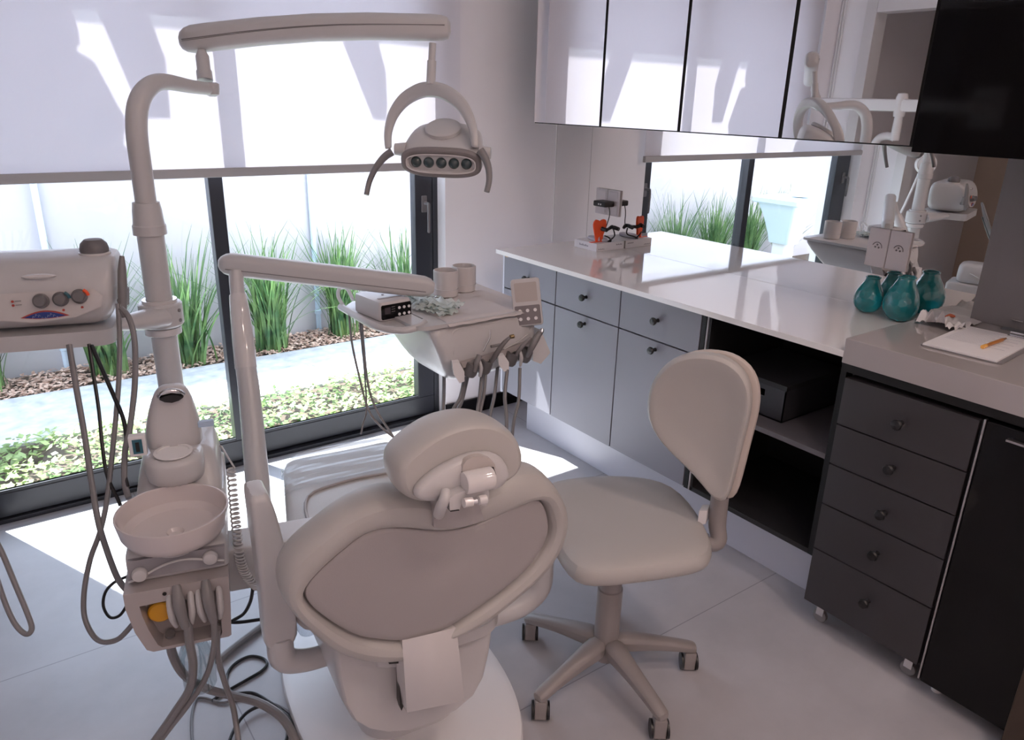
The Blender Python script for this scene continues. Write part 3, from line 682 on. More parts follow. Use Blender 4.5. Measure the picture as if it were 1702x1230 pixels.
# arch
ap = [(646, 248, 2.25), (645, 222, 2.25), (653, 192, 2.24), (671, 167, 2.22), (696, 152, 2.195), (716, 149, 2.175), (738, 153, 2.155), (762, 169, 2.135), (778, 192, 2.12), (787, 218, 2.11), (789, 246, 2.11)]
aw = [.010, .012, .016, .020, .022, .022, .022, .020, .016, .012, .010]
pts = spline([PD(u, v, d) for u, v, d in ap], 4); cc = PD(716, 235, 2.175); vd = (cc-O).normalized(); 
m = MB(); rg = []
for i, p_ in enumerate(pts):
    w_ = lerp(aw[min(i//4, 10)], aw[min(i//4+1, 10)], (i % 4)/4); rad = (p_-cc); rad = (rad-vd*rad.dot(vd)).normalized(); tg = rad.cross(vd)
    rg.append([p_+rad*(x*w_)+vd*(y*.020) for x, y in ((-.9, -1), (-.2, -1.15), (.8, -1), (1, -.7), (1, .7), (.8, 1), (-.9, 1), (-1, 0))])
m.loft(rg); m.build('yoke', IV, ol, sub=1)
# head
FC = PD(733, 271, 2.12); fn = (O-FC).normalized(); fn = V(-.64, -.73, -.20).normalized(); fx_ = V(.752, -.659, .02).normalized(); fx_ = (fx_-fn*fx_.dot(fn)).normalized(); fy_ = fn.cross(fx_); 
if fy_.z < 0: fy_ = -fy_
fx_ = (fx_*math.cos(-.03)+fy_*math.sin(-.03))
def oval(a, b, back, up=0, n=36, p=3.0, dx=0): return [FC-fn*back+fx_*(dx+a*math.copysign(abs(math.cos(t))**(2/p), math.cos(t)))+fy_*(up+b*math.copysign(abs(math.sin(t))**(2/p), math.sin(t))) for t in [2*PI*i/n for i in range(n)]]
m = MB(); m.loft([oval(.106, .034, .004), oval(.116, .041, .012), oval(.118, .046, .03, .004), oval(.118, .050, .06, .012), oval(.112, .052, .10, .022), oval(.104, .050, .14, .030), oval(.085, .04, .165, .034), oval(.045, .02, .175, .036)])
hd = m.build('lamp_head', IV, ol, sub=1)
m = MB(); m.loft([oval(.114, .042, .012), oval(.118, .045, .003), oval(.110, .036, -.003), oval(.096, .024, -.001, -.002), oval(.094, .022, .012, -.002)], cap=False); m.build('bezel', mat('bezel_grey', (.24, .22, .225), .35), hd, sub=1)
m = MB(); m.loft([oval(.097, .025, -.002, -.002), oval(.1005, .028, -.0055, -.002), oval(.097, .0245, -.0055, -.002), oval(.094, .0225, .004, -.002)], cap=False); m.build('lens_rim', IVG, hd)
m = MB(); m.loft([oval(.097, .025, .010, -.002), oval(.05, .015, .0105, -.002)]); m.build('lens_bay', BK, hd)
LN = mat('lens_glass', (.03, .05, .055), .03, coat=.6)
for i in range(5):
    c = FC+fx_*(-.072+.036*i)+fy_*(-.001)-fn*.004
    m = MB(); m.lathe([(.0155, -.006), (.0155, .002), (.013, .006), (.009, .009), (.004, .0105), (.0004, .011)], c, fn, 24); m.build('lens', LN, hd)
m = MB(); m.lathe([(.052, 0), (.052, .010), (.046, .014), (.0005, .015)], FC-fn*.09+fy_*.068-fx_*.005, (fy_*.93+fn*.25), 36); m.build('top_disc', IV, hd)
for sgn, pr in ((-1, ((652, 252), (638, 262), (624, 280), (614, 302), (609, 324))), (1, ((798, 250), (806, 262), (812, 280), (813, 300), (809, 319)))):
    dd = 2.09 if sgn > 0 else 2.24
    m = MB(); m.tube([PD(u, v, dd) for u, v in pr], [.012, .011, .0095, .0085, .008], n=14, smooth=5); m.build('handle', GP, hd)
    m = MB(); c = FC-fn*.035+fx_*(sgn*.116)+fy_*.024; m.cyl(c-fx_*sgn*.01, c+fx_*sgn*.022, .020, .016, n=20); m.build('side_knuckle', IV, hd)

# ============================================================ side tray on the pole, and the scaler on it
Q = 1.02
S0 = PD(100, 490, 1.79)
def SL(s, k, z): return S0+B2*(s*Q)+A2*(k*Q)+V(0, 0, (z-1.079)*Q)
st = thing('side_tray', (px_, py_, .97), 'ivory side tray clamped round the lamp pole', 'tray')
pc = V(px_, py_, 0); CZ = PD(270, 524, 2.06).z
m = MB(); m.lathe([(.035, CZ+.034), (.053, CZ+.032), (.0565, CZ+.028), (.0565, CZ-.028), (.051, CZ-.034), (.035, CZ-.034)], pc, n=36, cap=False); cl_ = m.build('clamp', IV, st)
m = MB(); m.lathe([(.035, CZ+.041), (.045, CZ+.041), (.045, CZ+.033), (.035, CZ+.033)], pc, n=30, cap=False); m.build('upper_ring', IVG, st)
m = MB(); m.lathe([(.035, CZ-.036), (.048, CZ-.038), (.048, CZ-.056), (.041, CZ-.060), (.035, CZ-.060)], pc, n=30, cap=False); m.build('lower_ring', IVG, st)
for z in (CZ+.013, CZ-.015): q = pc+V(.038, -.0415, z); MB().lathe([(.005, 0), (.005, .003), (.003, .0035)], q, V(.68, -.73, 0), 12).build('grub_screw', GP, cl_)
q0 = pc+V(-.01, -.04, CZ); q1 = SL(.09, .07, .977); m = MB(); m.tube([q0, q0.lerp(q1, .35), q0.lerp(q1, .7), q1], [.027, .026, .020, .014], n=20, flat=1.7); m.build('bracket', IV, st)
m = MB(); m.slab([SL(x, y, .994) for x, y in [(a-.09, b+.09) for a, b in rrect(.38, .24, .03, 5)]], V(0, 0, 1), .038, .004); m.build('tray_plate', IV, st)
us = thing('ultrasonic_scaler', tuple(SL(-.06, .07, .995)), 'ivory scaler unit with three grey knobs on the side tray', 'dental scaler')
def dv(z, x0, x1, k0, k1, r=.03): return [SL((x0+x1)/2+x, (k0+k1)/2+y, z) for x, y in rrect(x1-x0, k1-k0, r, 5)]
m = MB(); m.loft([dv(.996, -.22, .075, .02, .16), dv(1.01, -.25, .095, .0, .175), dv(1.035, -.265, .108, -.018, .185), dv(1.06, -.27, .116, -.02, .185), dv(1.11, -.27, .122, -.008, .185), dv(1.14, -.268, .122, .010, .18), dv(1.155, -.262, .118, .03, .17), dv(1.162, -.25, .105, .05, .155)])
m.build('body', IV, us, sub=1)
m = MB(); m.loft([[SL(x, k-.004, z) for x, k, z in ((-.16, -.0195, 1.035), (-.06, -.0235, 1.022), (.03, -.023, 1.030), (.085, -.0195, 1.05), (.09, -.015, 1.075), (.075, -.010, 1.092), (-.14, -.010, 1.092))], [SL(x, k-.0055, z) for x, k, z in ((-.155, -.0195, 1.037), (-.06, -.0235, 1.025), (.028, -.023, 1.033), (.08, -.0195, 1.052), (.085, -.015, 1.074), (.072, -.010, 1.089), (-.135, -.010, 1.089))]]); m.build('control_panel', mat('panel_grey', (.60, .57, .56), .35), us)
for i, (s, z) in enumerate(((-.036, 1.072), (.004, 1.074), (.043, 1.078))):
    kk = -.0225+.1*(z-1.07); ax = (-A2+V(0, 0, .18)).normalized()
    m = MB(); m.lathe([(.0175, 0), (.0175, .004), (.0145, .005), (.0135, .018), (.011, .021), (.0005, .0215)], SL(s, kk, z), ax, 24); kb_ = m.build('knob', DG, us)
    MB().lathe([(.0030, 0), (.0030, .0012)], SL(s+.002, kk-.002, z-.026), -A2, 12).build('indicator_dot', REDL, us)
    if i: 
        m = MB(); m.tube([SL(s+.019*math.cos(t), kk-.004, z+.019*math.sin(t)) for t in (.1, .4, .7, 1.0)], .0035, n=8, smooth=3, flat=.4); m.build('colour_mark', [0, TEALC, ORG][i], us)
for z in (1.075, 1.066):
    MB().lathe([(.003, 0), (.003, .0012)], SL(-.092, -.0245, z), -A2, 12).build('indicator_dot', REDL, us)
    m = MB(); m.box((0, 0, 0), (.012, .0012, .0015)); 
    for v in m.bm.verts: p_ = v.co.copy(); v.co = SL(-.087+p_.x, -.0262+p_.y, z+p_.z)
    m.build('marking', GP, us)
def lens_shape(s0, s1, zb, h, k): return [SL(lerp(s0, s1, t), k, zb+h*math.sin(PI*t)) for t in [i/14 for i in range(15)]]+[SL(lerp(s1, s0, t), k, zb-.35*h*math.sin(PI*t)) for t in [i/8 for i in range(1, 8)]]
m = MB(); m.slab(lens_shape(-.082, .017, 1.036, .014, -.0288), -A2, .004); m.build('red_border', REDL, us)
m = MB(); m.slab(lens_shape(-.075, .010, 1.0365, .011, -.0298), -A2, .004); m.build('blue_badge', BLU, us)
m = MB(); rnd = random.Random(2)
for i in range(9):
    s = -.058+.006*i; z = 1.036+.0045*math.sin(i*1.3); m.tube([SL(s, -.0302, z-.002), SL(s+.002, -.0302, z+.0035), SL(s+.0045, -.0302, z)], .0006, n=5)
m.build('badge_script', mat('badge_silver', (.35, .42, .6), .3), us)
m = MB(); m.loft([[SL(-.035+.036*math.cos(t)*g, -.004+.1*(0)-b_, 1.126+.006*math.sin(t)*g) for t in [2*PI*i/20 for i in range(20)]] for g, b_ in ((1, .0), (.8, .006), (.2, .008))]); m.build('dome_mark', IVG, us)
m = MB(); m.lathe([(.036, 0), (.036, .005), (.034, .006)], SL(.075, .075, 1.158), n=30); m.build('dial_seat', IVG, us)
m = MB(); m.lathe([(.032, 0), (.033, .008), (.030, .020), (.020, .030), (.0005, .031)], SL(.075, .075, 1.164), n=24); m.build('dial', DG, us)
m = MB(); m.tube([SL(.122, .01, 1.055), SL(.130, -.004, 1.055)], .008, n=12); m.tube([SL(.13, -.004, 1.05), SL(.136, -.006, 1.09)], .013, n=14); m.build('handpiece_holder', GP, us)
m = MB(); m.tube([SL(.142, -.002, 1.165), SL(.138, -.008, 1.13), SL(.132, -.014, 1.07), SL(.128, -.018, 1.04), SL(.127, -.018, 1.02)], [.005, .010, .0115, .010, .006], n=16, smooth=5); m.build('handpiece', GP, us)

# ============================================================ delivery unit: post, arm and instrument tray
TZ = .905
du = thing('delivery_unit', tuple(V(.50, 1.80, .45)), 'dental delivery unit, a swing arm carrying the instrument tray', 'instrument unit')
m = MB(); m.tube([PD(434, 900, 2.12), PD(428, 800, 2.14), PD(419, 700, 2.165), PD(413, 640, 2.175), PD(408, 605, 2.18)], [.0345, .0335, .0315, .030, .029], n=24); m.build('post', IV, du)
m = MB(); m.tube([PD(409, 612, 2.18), PD(404, 565, 2.185), PD(399, 520, 2.19), PD(395, 490, 2.195)], [.031, .0305, .028, .024], n=24, smooth=3); m.build('joint_sleeve', IVG, du)
m = MB(); m.tube([PD(396, 500, 2.195), PD(393, 470, 2.20), PD(392, 450, 2.20)], .0205, n=20); m.build('neck', IV, du)
la2, lb2 = PD(363, 437, 2.205), PD(722, 478, 2.31)
dr = (lb2-la2).normalized(); sd_ = dr.cross(V(0, 0, 1)).normalized(); upl = sd_.cross(dr).normalized(); L2 = (lb2-la2).length
m = MB(); rg = []
for t, g in ((0, .3), (.01, .6), (.03, .86), (.06, 1), (.3, 1), (.6, 1), (.85, 1), (.95, .93), (.98, .75), (1, .4)):
    c = la2+dr*(L2*t); h_ = .066; rg.append([c+sd_*(x*g)+upl*(y*g) for x, y in rrect(.058, h_, .02, 5)])
m.loft(rg); am = m.build('swing_arm', IV, du)
m = MB(); m.tube([la2+dr*(L2*t)+upl*(-.010)+sd_*.0292 for t in (.04, .5, .96)], .0013, n=6); m.build('arm_seam', GP, am)
# tray head
x0, x1, y0, y1 = 1.045, 1.43, 1.83, 2.24
def hr(z, a, b, c, d, r=.03): return [V((a+b)/2+x, (c+d)/2+y, z) for x, y in rrect(b-a, d-c, r, 5)]
m = MB(); m.loft([hr(.70, 1.13, 1.33, 1.86, 2.02), hr(.75, 1.09, 1.40, 1.81, 2.08), hr(.80, 1.075, 1.425, 1.80, 2.13), hr(.86, 1.052, 1.434, 1.812, 2.20), hr(.893, 1.045, 1.432, 1.826, 2.23), hr(.905, 1.05, 1.427, 1.833, 2.235)])
hd2 = m.build('head_body', IV, du, sub=1)
m = MB(); m.slab([V((x0+x1)/2-.02+x, (y0+y1)/2+y, TZ+.006) for x, y in rrect(x1-x0+.05, y1-y0+.02, .04, 6)], V(0, 0, 1), .012, .003); m.build('tray_top', IV, hd2)
# raised contour on the fascia
def FA(u, v, o=0): 
    z = None; q = PY(u, v, 1.81)
    for _ in range(6):
        y = lerp(1.803, 1.833, max(0, min(1, (q.z-.79)/.11)))-o; q = PY(u, v, y)
    return q
m = MB(); m.tube([FA(u, v, .004) for u, v in ((755, 590), (751, 560), (757, 549), (775, 544), (810, 538), (845, 530), (862, 532), (872, 545), (882, 556))], .0035, n=8, smooth=5); m.build('fascia_ridge', IV, hd2)
m = MB(); m.slab([FA(u, v, .012) for u, v in ((766, 603), (834, 583), (890, 562), (884, 570), (835, 594), (770, 612))], V(0, -1, 0), .02, .002); m.build('holder_bar', mat('taupe_plastic', (.40, .365, .36), .4), hd2)
m = MB(); m.tube([FA(838, 580, .008), FA(858, 570, .010), FA(877, 556, .010)], .002, n=8); m.tube([FA(880, 548, .008), FA(890, 537, .010)], .002, n=8); m.build('rail_wire', IVG, hd2)
for (u, v) in ((785, 614), (808, 609), (851, 596), (875, 590)):
    c = FA(u, v, .018); m = MB(); m.lathe([(.012, .020), (.019, .020), (.0215, .012), (.0215, -.014), (.018, -.022), (.012, -.022), (.012, .020)], c+V(0, .006, 0), V(.25, -.25, 1), 20, cap=False)
    m.build('instrument_holder', mat('mid_grey_plastic', (.13, .125, .13), .35), du)
for (u, v) in ((797, 611), (864, 594)):
    c = FA(u, v, .026); m = MB(); m.tube([c+V(0, 0, .022), c+V(0, -.008, 0), c+V(.002, 0, -.028)], [.004, .0065, .005], n=12, smooth=3); m.build('holder_fork', IV, du)
for pp_ in (((752, 604), (764, 603), (772, 618), (772, 634), (764, 637), (754, 622)), ((828, 592), (838, 590), (846, 602), (846, 615), (838, 618), (829, 606))):
    m = MB(); m.slab([FA(u, v, .030) for u, v in pp_], V(-.4, -.9, 0).normalized(), .03, .004); m.build('holder_cheek', WP, hd2)
# instruments
def tip(label, pts, rs, mt, name='handpiece'):
    m = MB(); m.tube(pts, [r_*.78 for r_ in rs], n=16, smooth=4); o = m.build(name, mt, du); o['label'] = label; return o
tip('syringe with thin bent metal nozzle', [FA(u, v, .035) for u, v in ((789, 618), (792, 604), (797, 591))], [.007, .010, .012], GP, 'air_syringe')
m = MB(); m.tube([FA(u, v, .04) for u, v in ((803, 584), (808, 574), (814, 562), (815, 548))], [.0022, .0022, .002, .0015], n=8, smooth=4); m.build('nozzle', CH, du)
tip('straight grey handpiece with small head', [FA(813, 608, .02), FA(824, 590, .045), FA(836, 572, .06), FA(847, 561, .065)], [.006, .011, .009, .006], DG)
m = MB(); c = FA(848, 560, .066); m.cyl(c, c+V(.012, -.002, .001), .0065, n=14); m.build('handpiece_head', mat('brass', (.30, .22, .12), .3, metal=1), du)
m = MB(); m.tube([FA(831, 573, .05), FA(822, 575, .05), FA(816, 576, .05)], .0045, n=10); m.build('clip', GP, du)
tip('slim grey handpiece in third holder', [FA(854, 598, .02), FA(863, 582, .045), FA(872, 571, .055), FA(882, 562, .06)], [.005, .008, .009, .006], GP)
tip('thick grey suction handpiece at the right end', [FA(876, 592, .03), FA(884, 577, .055), FA(891, 563, .06), FA(898, 552, .062)], [.009, .013, .015, .010], GP)
m = MB(); m.tube([FA(895, 560, .06), FA(900, 552, .06), FA(901, 546, .06)], [.005, .007, .006], n=12, smooth=3); m.build('chrome_tip', CH, du)
# left wing with handle
m = MB(); m.slab([V(x, y, TZ-.004) for x, y in ((1.06, 2.23), (.985, 2.23), (.945, 2.19), (.925, 2.10), (.925, 1.99), (.945, 1.93), (.985, 1.895), (1.06, 1.88))], V(0, 0, 1), .016, .004); wg = m.build('side_shelf', IV, du)
m = MB(); m.tube([(.918, 2.17, TZ), (.915, 2.05, TZ), (.917, 1.95, TZ-.002), (.935, 1.89, TZ-.004), (.975, 1.853, TZ-.004), (1.02, 1.852, TZ), (1.05, 1.87, TZ+.004)], .011, n=14, smooth=6); m.build('handle_bar', IV, wg)
m = MB(); m.tube([(.925, 2.16, TZ+.0), (.92, 2.19, TZ+.03), (.935, 2.21, TZ+.05), (.96, 2.21, TZ+.045), (.97, 2.19, TZ+.01)], .006, n=12, smooth=5); m.build('grip_loop', WP, wg)
m = MB(); m.box((1.058, 1.90, TZ+.002), (1.064, 2.10, TZ+.0075), .002); m.build('groove', GP, wg)
# control keypad
kb0 = PD(875, 497, 2.36)
kx = V(.985, -.05, 0).normalized(); kn = V(-.35, -.88, .32).normalized(); kx = (RT*.98+V(0,0,.02)); kn = (kn-kx*kn.dot(kx)).normalized() if False else (O-kb0).normalized(); kx = (RT-kn*RT.dot(kn)).normalized(); ky = kn.cross(kx)
if ky.z < 0: ky = -ky
kx, ky = (kx*math.cos(.10)+ky*math.sin(.10)), (ky*math.cos(.10)-kx*math.sin(.10))
def KP(x, y, o=0): return kb0+kx*x+ky*y+kn*o
m = MB(); m.loft([[KP(x*g, y*g-.010, o) for x, y in rrect(.092, .150, .010, 4)] for g, o in ((.96, -.014), (1, -.010), (1, .002), (.96, .006))]); kp = m.build('keypad', IV, du)
m = MB(); m.slab([KP(x-.0, y+.022, .0072) for x, y in rrect(.070, .060, .004, 3)], kn, .003); m.build('display', mat('display_grey', (.46, .42, .40), .2), kp)
m = MB(); m.slab([KP(x, y-.050, .0074) for x, y in rrect(.080, .060, .004, 3)], kn, .003); kf = m.build('key_field', mat('key_grey', (.20, .18, .19), .4), kp)
for i in range(3):
    for j in range(2):
        m = MB(); m.cyl(KP(-.024+.024*i, -.036-.026*j, .0074), KP(-.024+.024*i, -.036-.026*j, .0095), .0055, n=12); m.build('key', WP, kf)
m = MB(); m.slab([PD(u, v, 2.40) for u, v in ((886, 575), (899, 548), (915, 586), (899, 605), (886, 600))], V(-.2, -1, .1).normalized(), .05, .004); m.build('keypad_bracket', IV, du)
# box, cups, liner, pouch on the tray
def P_(u, v, z=TZ+.006): return PZ(u, v, z)
ln = MB(); g = []
c4 = [V(1.10, 1.815, 0), V(1.445, 1.822, 0), V(1.45, 2.20, 0), V(1.12, 2.22, 0)]
for i in range(25):
    row = []
    for j in range(25):
        a, b = i/24, j/24; q = (c4[0]*(1-a)*(1-b)+c4[1]*a*(1-b)+c4[2]*a*b+c4[3]*(1-a)*b); q.z = TZ+.0078+.0012*noise.noise(V(q.x*30, q.y*30, 0))
        if b < .02: q.z -= .010+.006*noise.noise(V(q.x*25, 1, 0)); q.y -= .006
        row.append(q)
    g.append(row)
ln.loft(g, cap=False, closed=False); o = ln.build('tray_liner', mat('liner_paper', (.64, .60, .595), .7)); tag(o, 'thin white paper liner covering the instrument tray', 'liner')
for i, (x, y, l_) in enumerate(((1.262, 2.10, 'white round cup on the tray, the nearer of the two'), (1.352, 2.13, 'white round cup on the tray, behind and right of its twin'))):
    t = thing('cup', (x, y, TZ+.009), l_, 'cup', 'white cups on the instrument tray')
    z = TZ+.0092
    m = MB(); m.lathe([(.0005, 0), (.036, 0), (.040, .003), (.041, .02), (.0412, .082), (.0405, .086), (.0385, .087), (.0375, .084), (.037, .012), (.0005, .010)], (x, y, z), n=36, cap=False); m.build('body', mat('cup_plastic', (.62, .59, .585), .3), t)
    m = MB(); m.lathe([(.0417, .024), (.0421, .025), (.0421, .027), (.0417, .028)], (x, y, z), n=36, cap=False); m.build('band', IVG, t)
bx = thing('control_box', (1.01, 2.03, TZ), 'white electronic control box with black keypad front, left end of tray', 'control box')

# box frame: front face corners from survey
f0, f1 = PZ(633, 536, TZ-.003), PZ(685, 526, TZ-.003)
ex = (f1-f0); wd = ex.length; ex.normalize(); ey = V(-ex.y, ex.x, 0); dp = .155; hh = .058
def BX(x, y, z): return f0+ex*x+ey*y+V(0, 0, z)
def bxl(z, g): return [BX(wd/2+x, dp/2+y, z) for x, y in rrect(wd*g, dp*g, .012, 4)]
m = MB(); m.loft([bxl(.001, .96), bxl(.006, 1), bxl(.040, 1.0), bxl(.052, .99), bxl(.058, .96)]); m.build('body', mat('box_white', (.66, .63, .63), .3), bx)
m = MB(); m.slab([BX(x, -.0015, z) for x, z in ((.004, .010), (.006, .006), (wd-.006, .006), (wd-.004, .010), (wd-.004, .046), (wd-.007, .050), (.007, .050), (.004, .046))], -ey, .004); fp = m.build('front_panel', BG, bx)
for i in range(3):
    for j in range(2):
        c = BX(wd*(.58+.155*i), -.0015, .036-.020*j); m = MB(); m.cyl(c, c-ey*.0018, .0045, n=14); m.build('button', WP, fp)
m = MB(); m.slab([BX(x, -.002, z) for x, z in ((.014, .022), (.034, .022), (.034, .042), (.014, .042))], -ey, .003); m.build('screen', mat('lcd', (.06, .05, .06), .2), fp)
m = MB()
for z in (.041, .034, .027): 
    m.slab([BX(x, -.002, z+dz) for x, dz in ((.038, 0), (.050, 0), (.050, .0015), (.038, .0015))], -ey, .002)
m.build('marking', GP, fp)
m = MB(); m.slab([BX(x, y, .0588) for x, y in ((wd*.2, .040), (wd*.92, .040), (wd*.92, .053), (wd*.2, .053))], V(0, 0, 1), .002); m.build('label_strip', mat('label_grey', (.36, .32, .33), .4), bx)
m = MB(); m.lathe([(.004, 0), (.004, .0015)], BX(wd*.55, .085, .058), n=12); m.build('pin', GP, bx)
# crumpled sterile pouches
m = MB(); random.seed(11); g = []
p0, p1, p2, p3 = V(1.075, 2.10, 0), V(1.13, 1.88, 0), V(1.20, 1.90, 0), V(1.15, 2.14, 0)
for lay in range(3):
    g = []; ro = (lay-1)*.02
    for i in range(26):
        row = []
        for j in range(16):
            a, b = i/25, j/15; q = p0.lerp(p1, a).lerp(p3.lerp(p2, a), b)+V(ro, ro*.6, 0)
            q.z = TZ+.012+lay*.006+.022*abs(noise.noise(V(q.x*42, q.y*42, lay*5)))+.008*noise.noise(V(q.x*110, q.y*110, lay)); row.append(q)
        g.append(row)
    m.loft(g, cap=False, closed=False)
def pouch():
    mm, n, l, b, o = nodemat('pouch_film'); b.inputs['Base Color'].default_value = (.68, .78, .75, 1); b.inputs['Roughness'].default_value = .12
    t = n.new('ShaderNodeBsdfTransparent'); ms = n.new('ShaderNodeMixShader'); ms.inputs[0].default_value = .75
    l.new(t.outputs[0], ms.inputs[1]); l.new(b.outputs[0], ms.inputs[2]); l.new(ms.outputs[0], o.inputs[0]); return mm
pr = m.build('instrument_pouch', pouch(), sharp=180); tag(pr, 'crumpled translucent greenish instrument pouches lying on the tray', 'pouch')
m = MB(); random.seed(5)
for i in range(7):
    c = V(1.145+.006*i, 2.06-.012*i, TZ+.032); m.tube([c, c+V(.008, .003, 0), c+V(.012, -.002, 0)], .0012, n=5)
m.build('print', GP, pr)
# hoses hanging from the tray
def hose(name, pts, r, mt, lb_, cat='hose', group=None, sm=8, parent=None):
    m = MB(); m.tube(pts, r, n=10, smooth=sm); o = m.build(name, mt, parent)
    if parent is None: tag(o, lb_, cat, group)
    return o
hs_ = [((738, 625, 1.0), (737, 670, 1.0), (733, 720, 1.0)), ((772, 626, 1.0), (765, 660, 1.0), (748, 700, 1.0)), ((777, 626, 1.0), (768, 665, 1.0), (755, 705, 1.0)), ((801, 622, 1.0), (797, 660, 1.0), (792, 700, 1.0)),
       ((807, 620, 1.0), (804, 655, 1.0), (796, 700, 1.0)), ((828, 600, 1.0), (822, 655, 1.0), (813, 705, 1.0)), ((843, 615, 1.0), (839, 660, 1.0), (842, 710, 1.0)), ((864, 612, 1.0), (862, 665, 1.0), (852, 715, 1.0))]
for i, h_ in enumerate(hs_):
    pts = [PD(u, v, 2.33+.02*(i % 3)-.0006*(v-620)) for u, v, _ in h_]; e = pts[-1]
    pts = pts+[V(e.x-.05, e.y-.05, max(.30, e.z-.22)), V(e.x-.12, e.y-.08, .30), V(e.x-.20, e.y-.02, .40)]
    hose('hose', pts, .0055 if i % 2 else .006, HZ, None, parent=du)
hose('cable', [PD(u, v, 2.30) for u, v in ((580, 520), (585, 570), (598, 630), (612, 680), (630, 706), (652, 725))]+[PD(672, 738, 2.30)], .0034, GP, 'thin grey cable hanging from the left end of the tray, longest curve', 'cable')
hose('cable', [PD(u, v, 2.31) for u, v in ((601, 535), (606, 590), (612, 640), (625, 680), (650, 720), (662, 738), (672, 744))], .0036, GP, 'grey cable under the control box, straightest one reaching the chair foot', 'cable')
hose('cable', [PD(u, v, 2.32) for u, v in ((598, 535), (606, 620), (609, 680), (603, 705), (600, 722))], .0028, GP, 'thin short cable hanging under the control box down to the foot cover', 'cable')

# ============================================================ operator stool
sx, sy = 1.25, 1.22
sl = thing('operator_stool', (sx, sy, 0), 'cream operator stool with backrest on a five arm caster base', 'stool')
LG = mat('stool_plastic', (.30, .275, .27), .38)
for a in (186, 262, 331, 110, 43):
    a = math.radians(a); d = V(math.cos(a), math.sin(a), 0); s_ = V(-d.y, d.x, 0); c = V(sx, sy, 0)
    m = MB(); rg = []
    for t, z, w_, h_ in ((.02, .118, .026, .05), (.06, .115, .024, .046), (.12, .106, .019, .038), (.19, .092, .016, .030), (.25, .078, .016, .026), (.268, .074, .014, .022)):
        rg.append([c+d*t+s_*(x*w_)+V(0, 0, z+y*h_) for x, y in ((-1.3, -.62), (-1.25, .2), (-.75, .45), (0, .52), (.75, .45), (1.25, .2), (1.3, -.62), (0, -.62))])
    m.loft(rg); m.build('base_arm', LG, sl, sub=1)
    p_ = c+d*.250; m = MB(); ca = math.atan2(FW.y, FW.x); cd_ = V(math.cos(ca), math.sin(ca), 0); cs_ = V(-cd_.y, cd_.x, 0)
    m.box((-.019, -.017, .006), (.019, .017, .064), .005)
    for v in m.bm.verts: q = v.co.copy(); v.co = V(p_.x, p_.y, 0)+cd_*q.x+cs_*q.y+V(0, 0, q.z)
    cc_ = m.build('caster', LG, sl)
    for o_ in (-.0205, .0205):
        m = MB(); m.lathe([(.012, -.004), (.0245, -.003), (.0245, .003), (.012, .004)], V(p_.x, p_.y, .0245)+cs_*o_, cs_, 22); m.build('wheel', BK, cc_)
m = MB(); m.lathe([(.030, .06), (.038, .075), (.037, .10), (.034, .13), (.0335, .155)], (sx, sy, 0), n=28); m.build('hub', LG, sl)
m = MB(); m.lathe([(.0345, .14), (.0345, .29), (.0305, .292), (.0305, .365), (.0265, .367), (.0265, .42)], (sx, sy, 0), n=28); m.build('gas_lift', LG, sl)
m = MB(); m.box((sx-.09, sy-.07, .392), (sx+.10, sy+.07, .412), .004); m.build('seat_plate', LG, sl)
# seat: surveyed outline at z .46
so_ = [PZ(u, v, .455) for u, v in ((886, 822), (893, 806), (930, 795), (985, 789), (1040, 789), (1085, 794), (1120, 806), (1150, 834), (1172, 868), (1187, 900), (1184, 922), (1165, 932), (1110, 941), (1040, 950), (985, 955), (955, 948), (935, 925), (915, 888), (898, 852))]
sc_ = sum(so_, V(0, 0, 0))/len(so_)
def so(g, z): return [V(sc_.x+(p_.x-sc_.x)*g, sc_.y+(p_.y-sc_.y)*g, z) for p_ in so_]
m = MB(); m.loft([so(.90, .405), so(.975, .410), so(1.0, .425), so(1.0, .440), so(.965, .458), so(.88, .468), so(.55, .472), so(.2, .470)]); m.build('seat', VI, sl, sub=1)
# backrest
bA_, bB_, bC_ = PD(1072, 690, 2.0), PD(1262, 660, 1.84), PD(1207, 838, 1.97)
bn = (bB_-bA_).cross(bC_-bA_).normalized()
if bn.dot(O-bA_) < 0: bn = -bn
def PN(u, v, back=0):
    d = ray(u, v); c = bA_-bn*back; return O+d*((c-O).dot(bn)/d.dot(bn))
bo = ((1164, 589), (1190, 592), (1212, 600), (1232, 616), (1244, 638), (1248, 662), (1246, 690), (1238, 722), (1228, 760), (1219, 800), (1210, 830), (1199, 836), (1184, 830), (1165, 806), (1140, 780), (1112, 755), (1088, 728), (1074, 698), (1073, 670), (1080, 640), (1096, 615), (1116, 599), (1140, 590))
b3 = [PN(u, v) for u, v in bo]; bcn = sum(b3, V(0, 0, 0))/len(b3)
def bs(g, back): return [bcn+(p_-bcn)*g-bn*(back-.12*((p_-bcn).length*g)**2*2) for p_ in b3]
m = MB(); m.loft([bs(.25, .016), bs(.6, .014), bs(.86, .006), bs(.95, .004), bs(1.0, .014), bs(1.01, .030), bs(.99, .042), bs(.9, .05)]); pad = m.build('backrest', VI, sl, sub=1)
off = RT*.014+V(0, 0, -.004)
m = MB(); m.loft([[p_+off for p_ in bs(.93, .040)], [p_+off for p_ in bs(1.01, .043)], [p_+off for p_ in bs(1.03, .055)], [p_+off for p_ in bs(1.0, .070)], [p_+off for p_ in bs(.85, .080)]]); m.build('backrest_shell', mat('shell_cream', (.55, .49, .45), .4), sl, sub=1)
m = MB(); q0 = PN(1197, 822, .05); q1 = PN(1192, 870, .06)
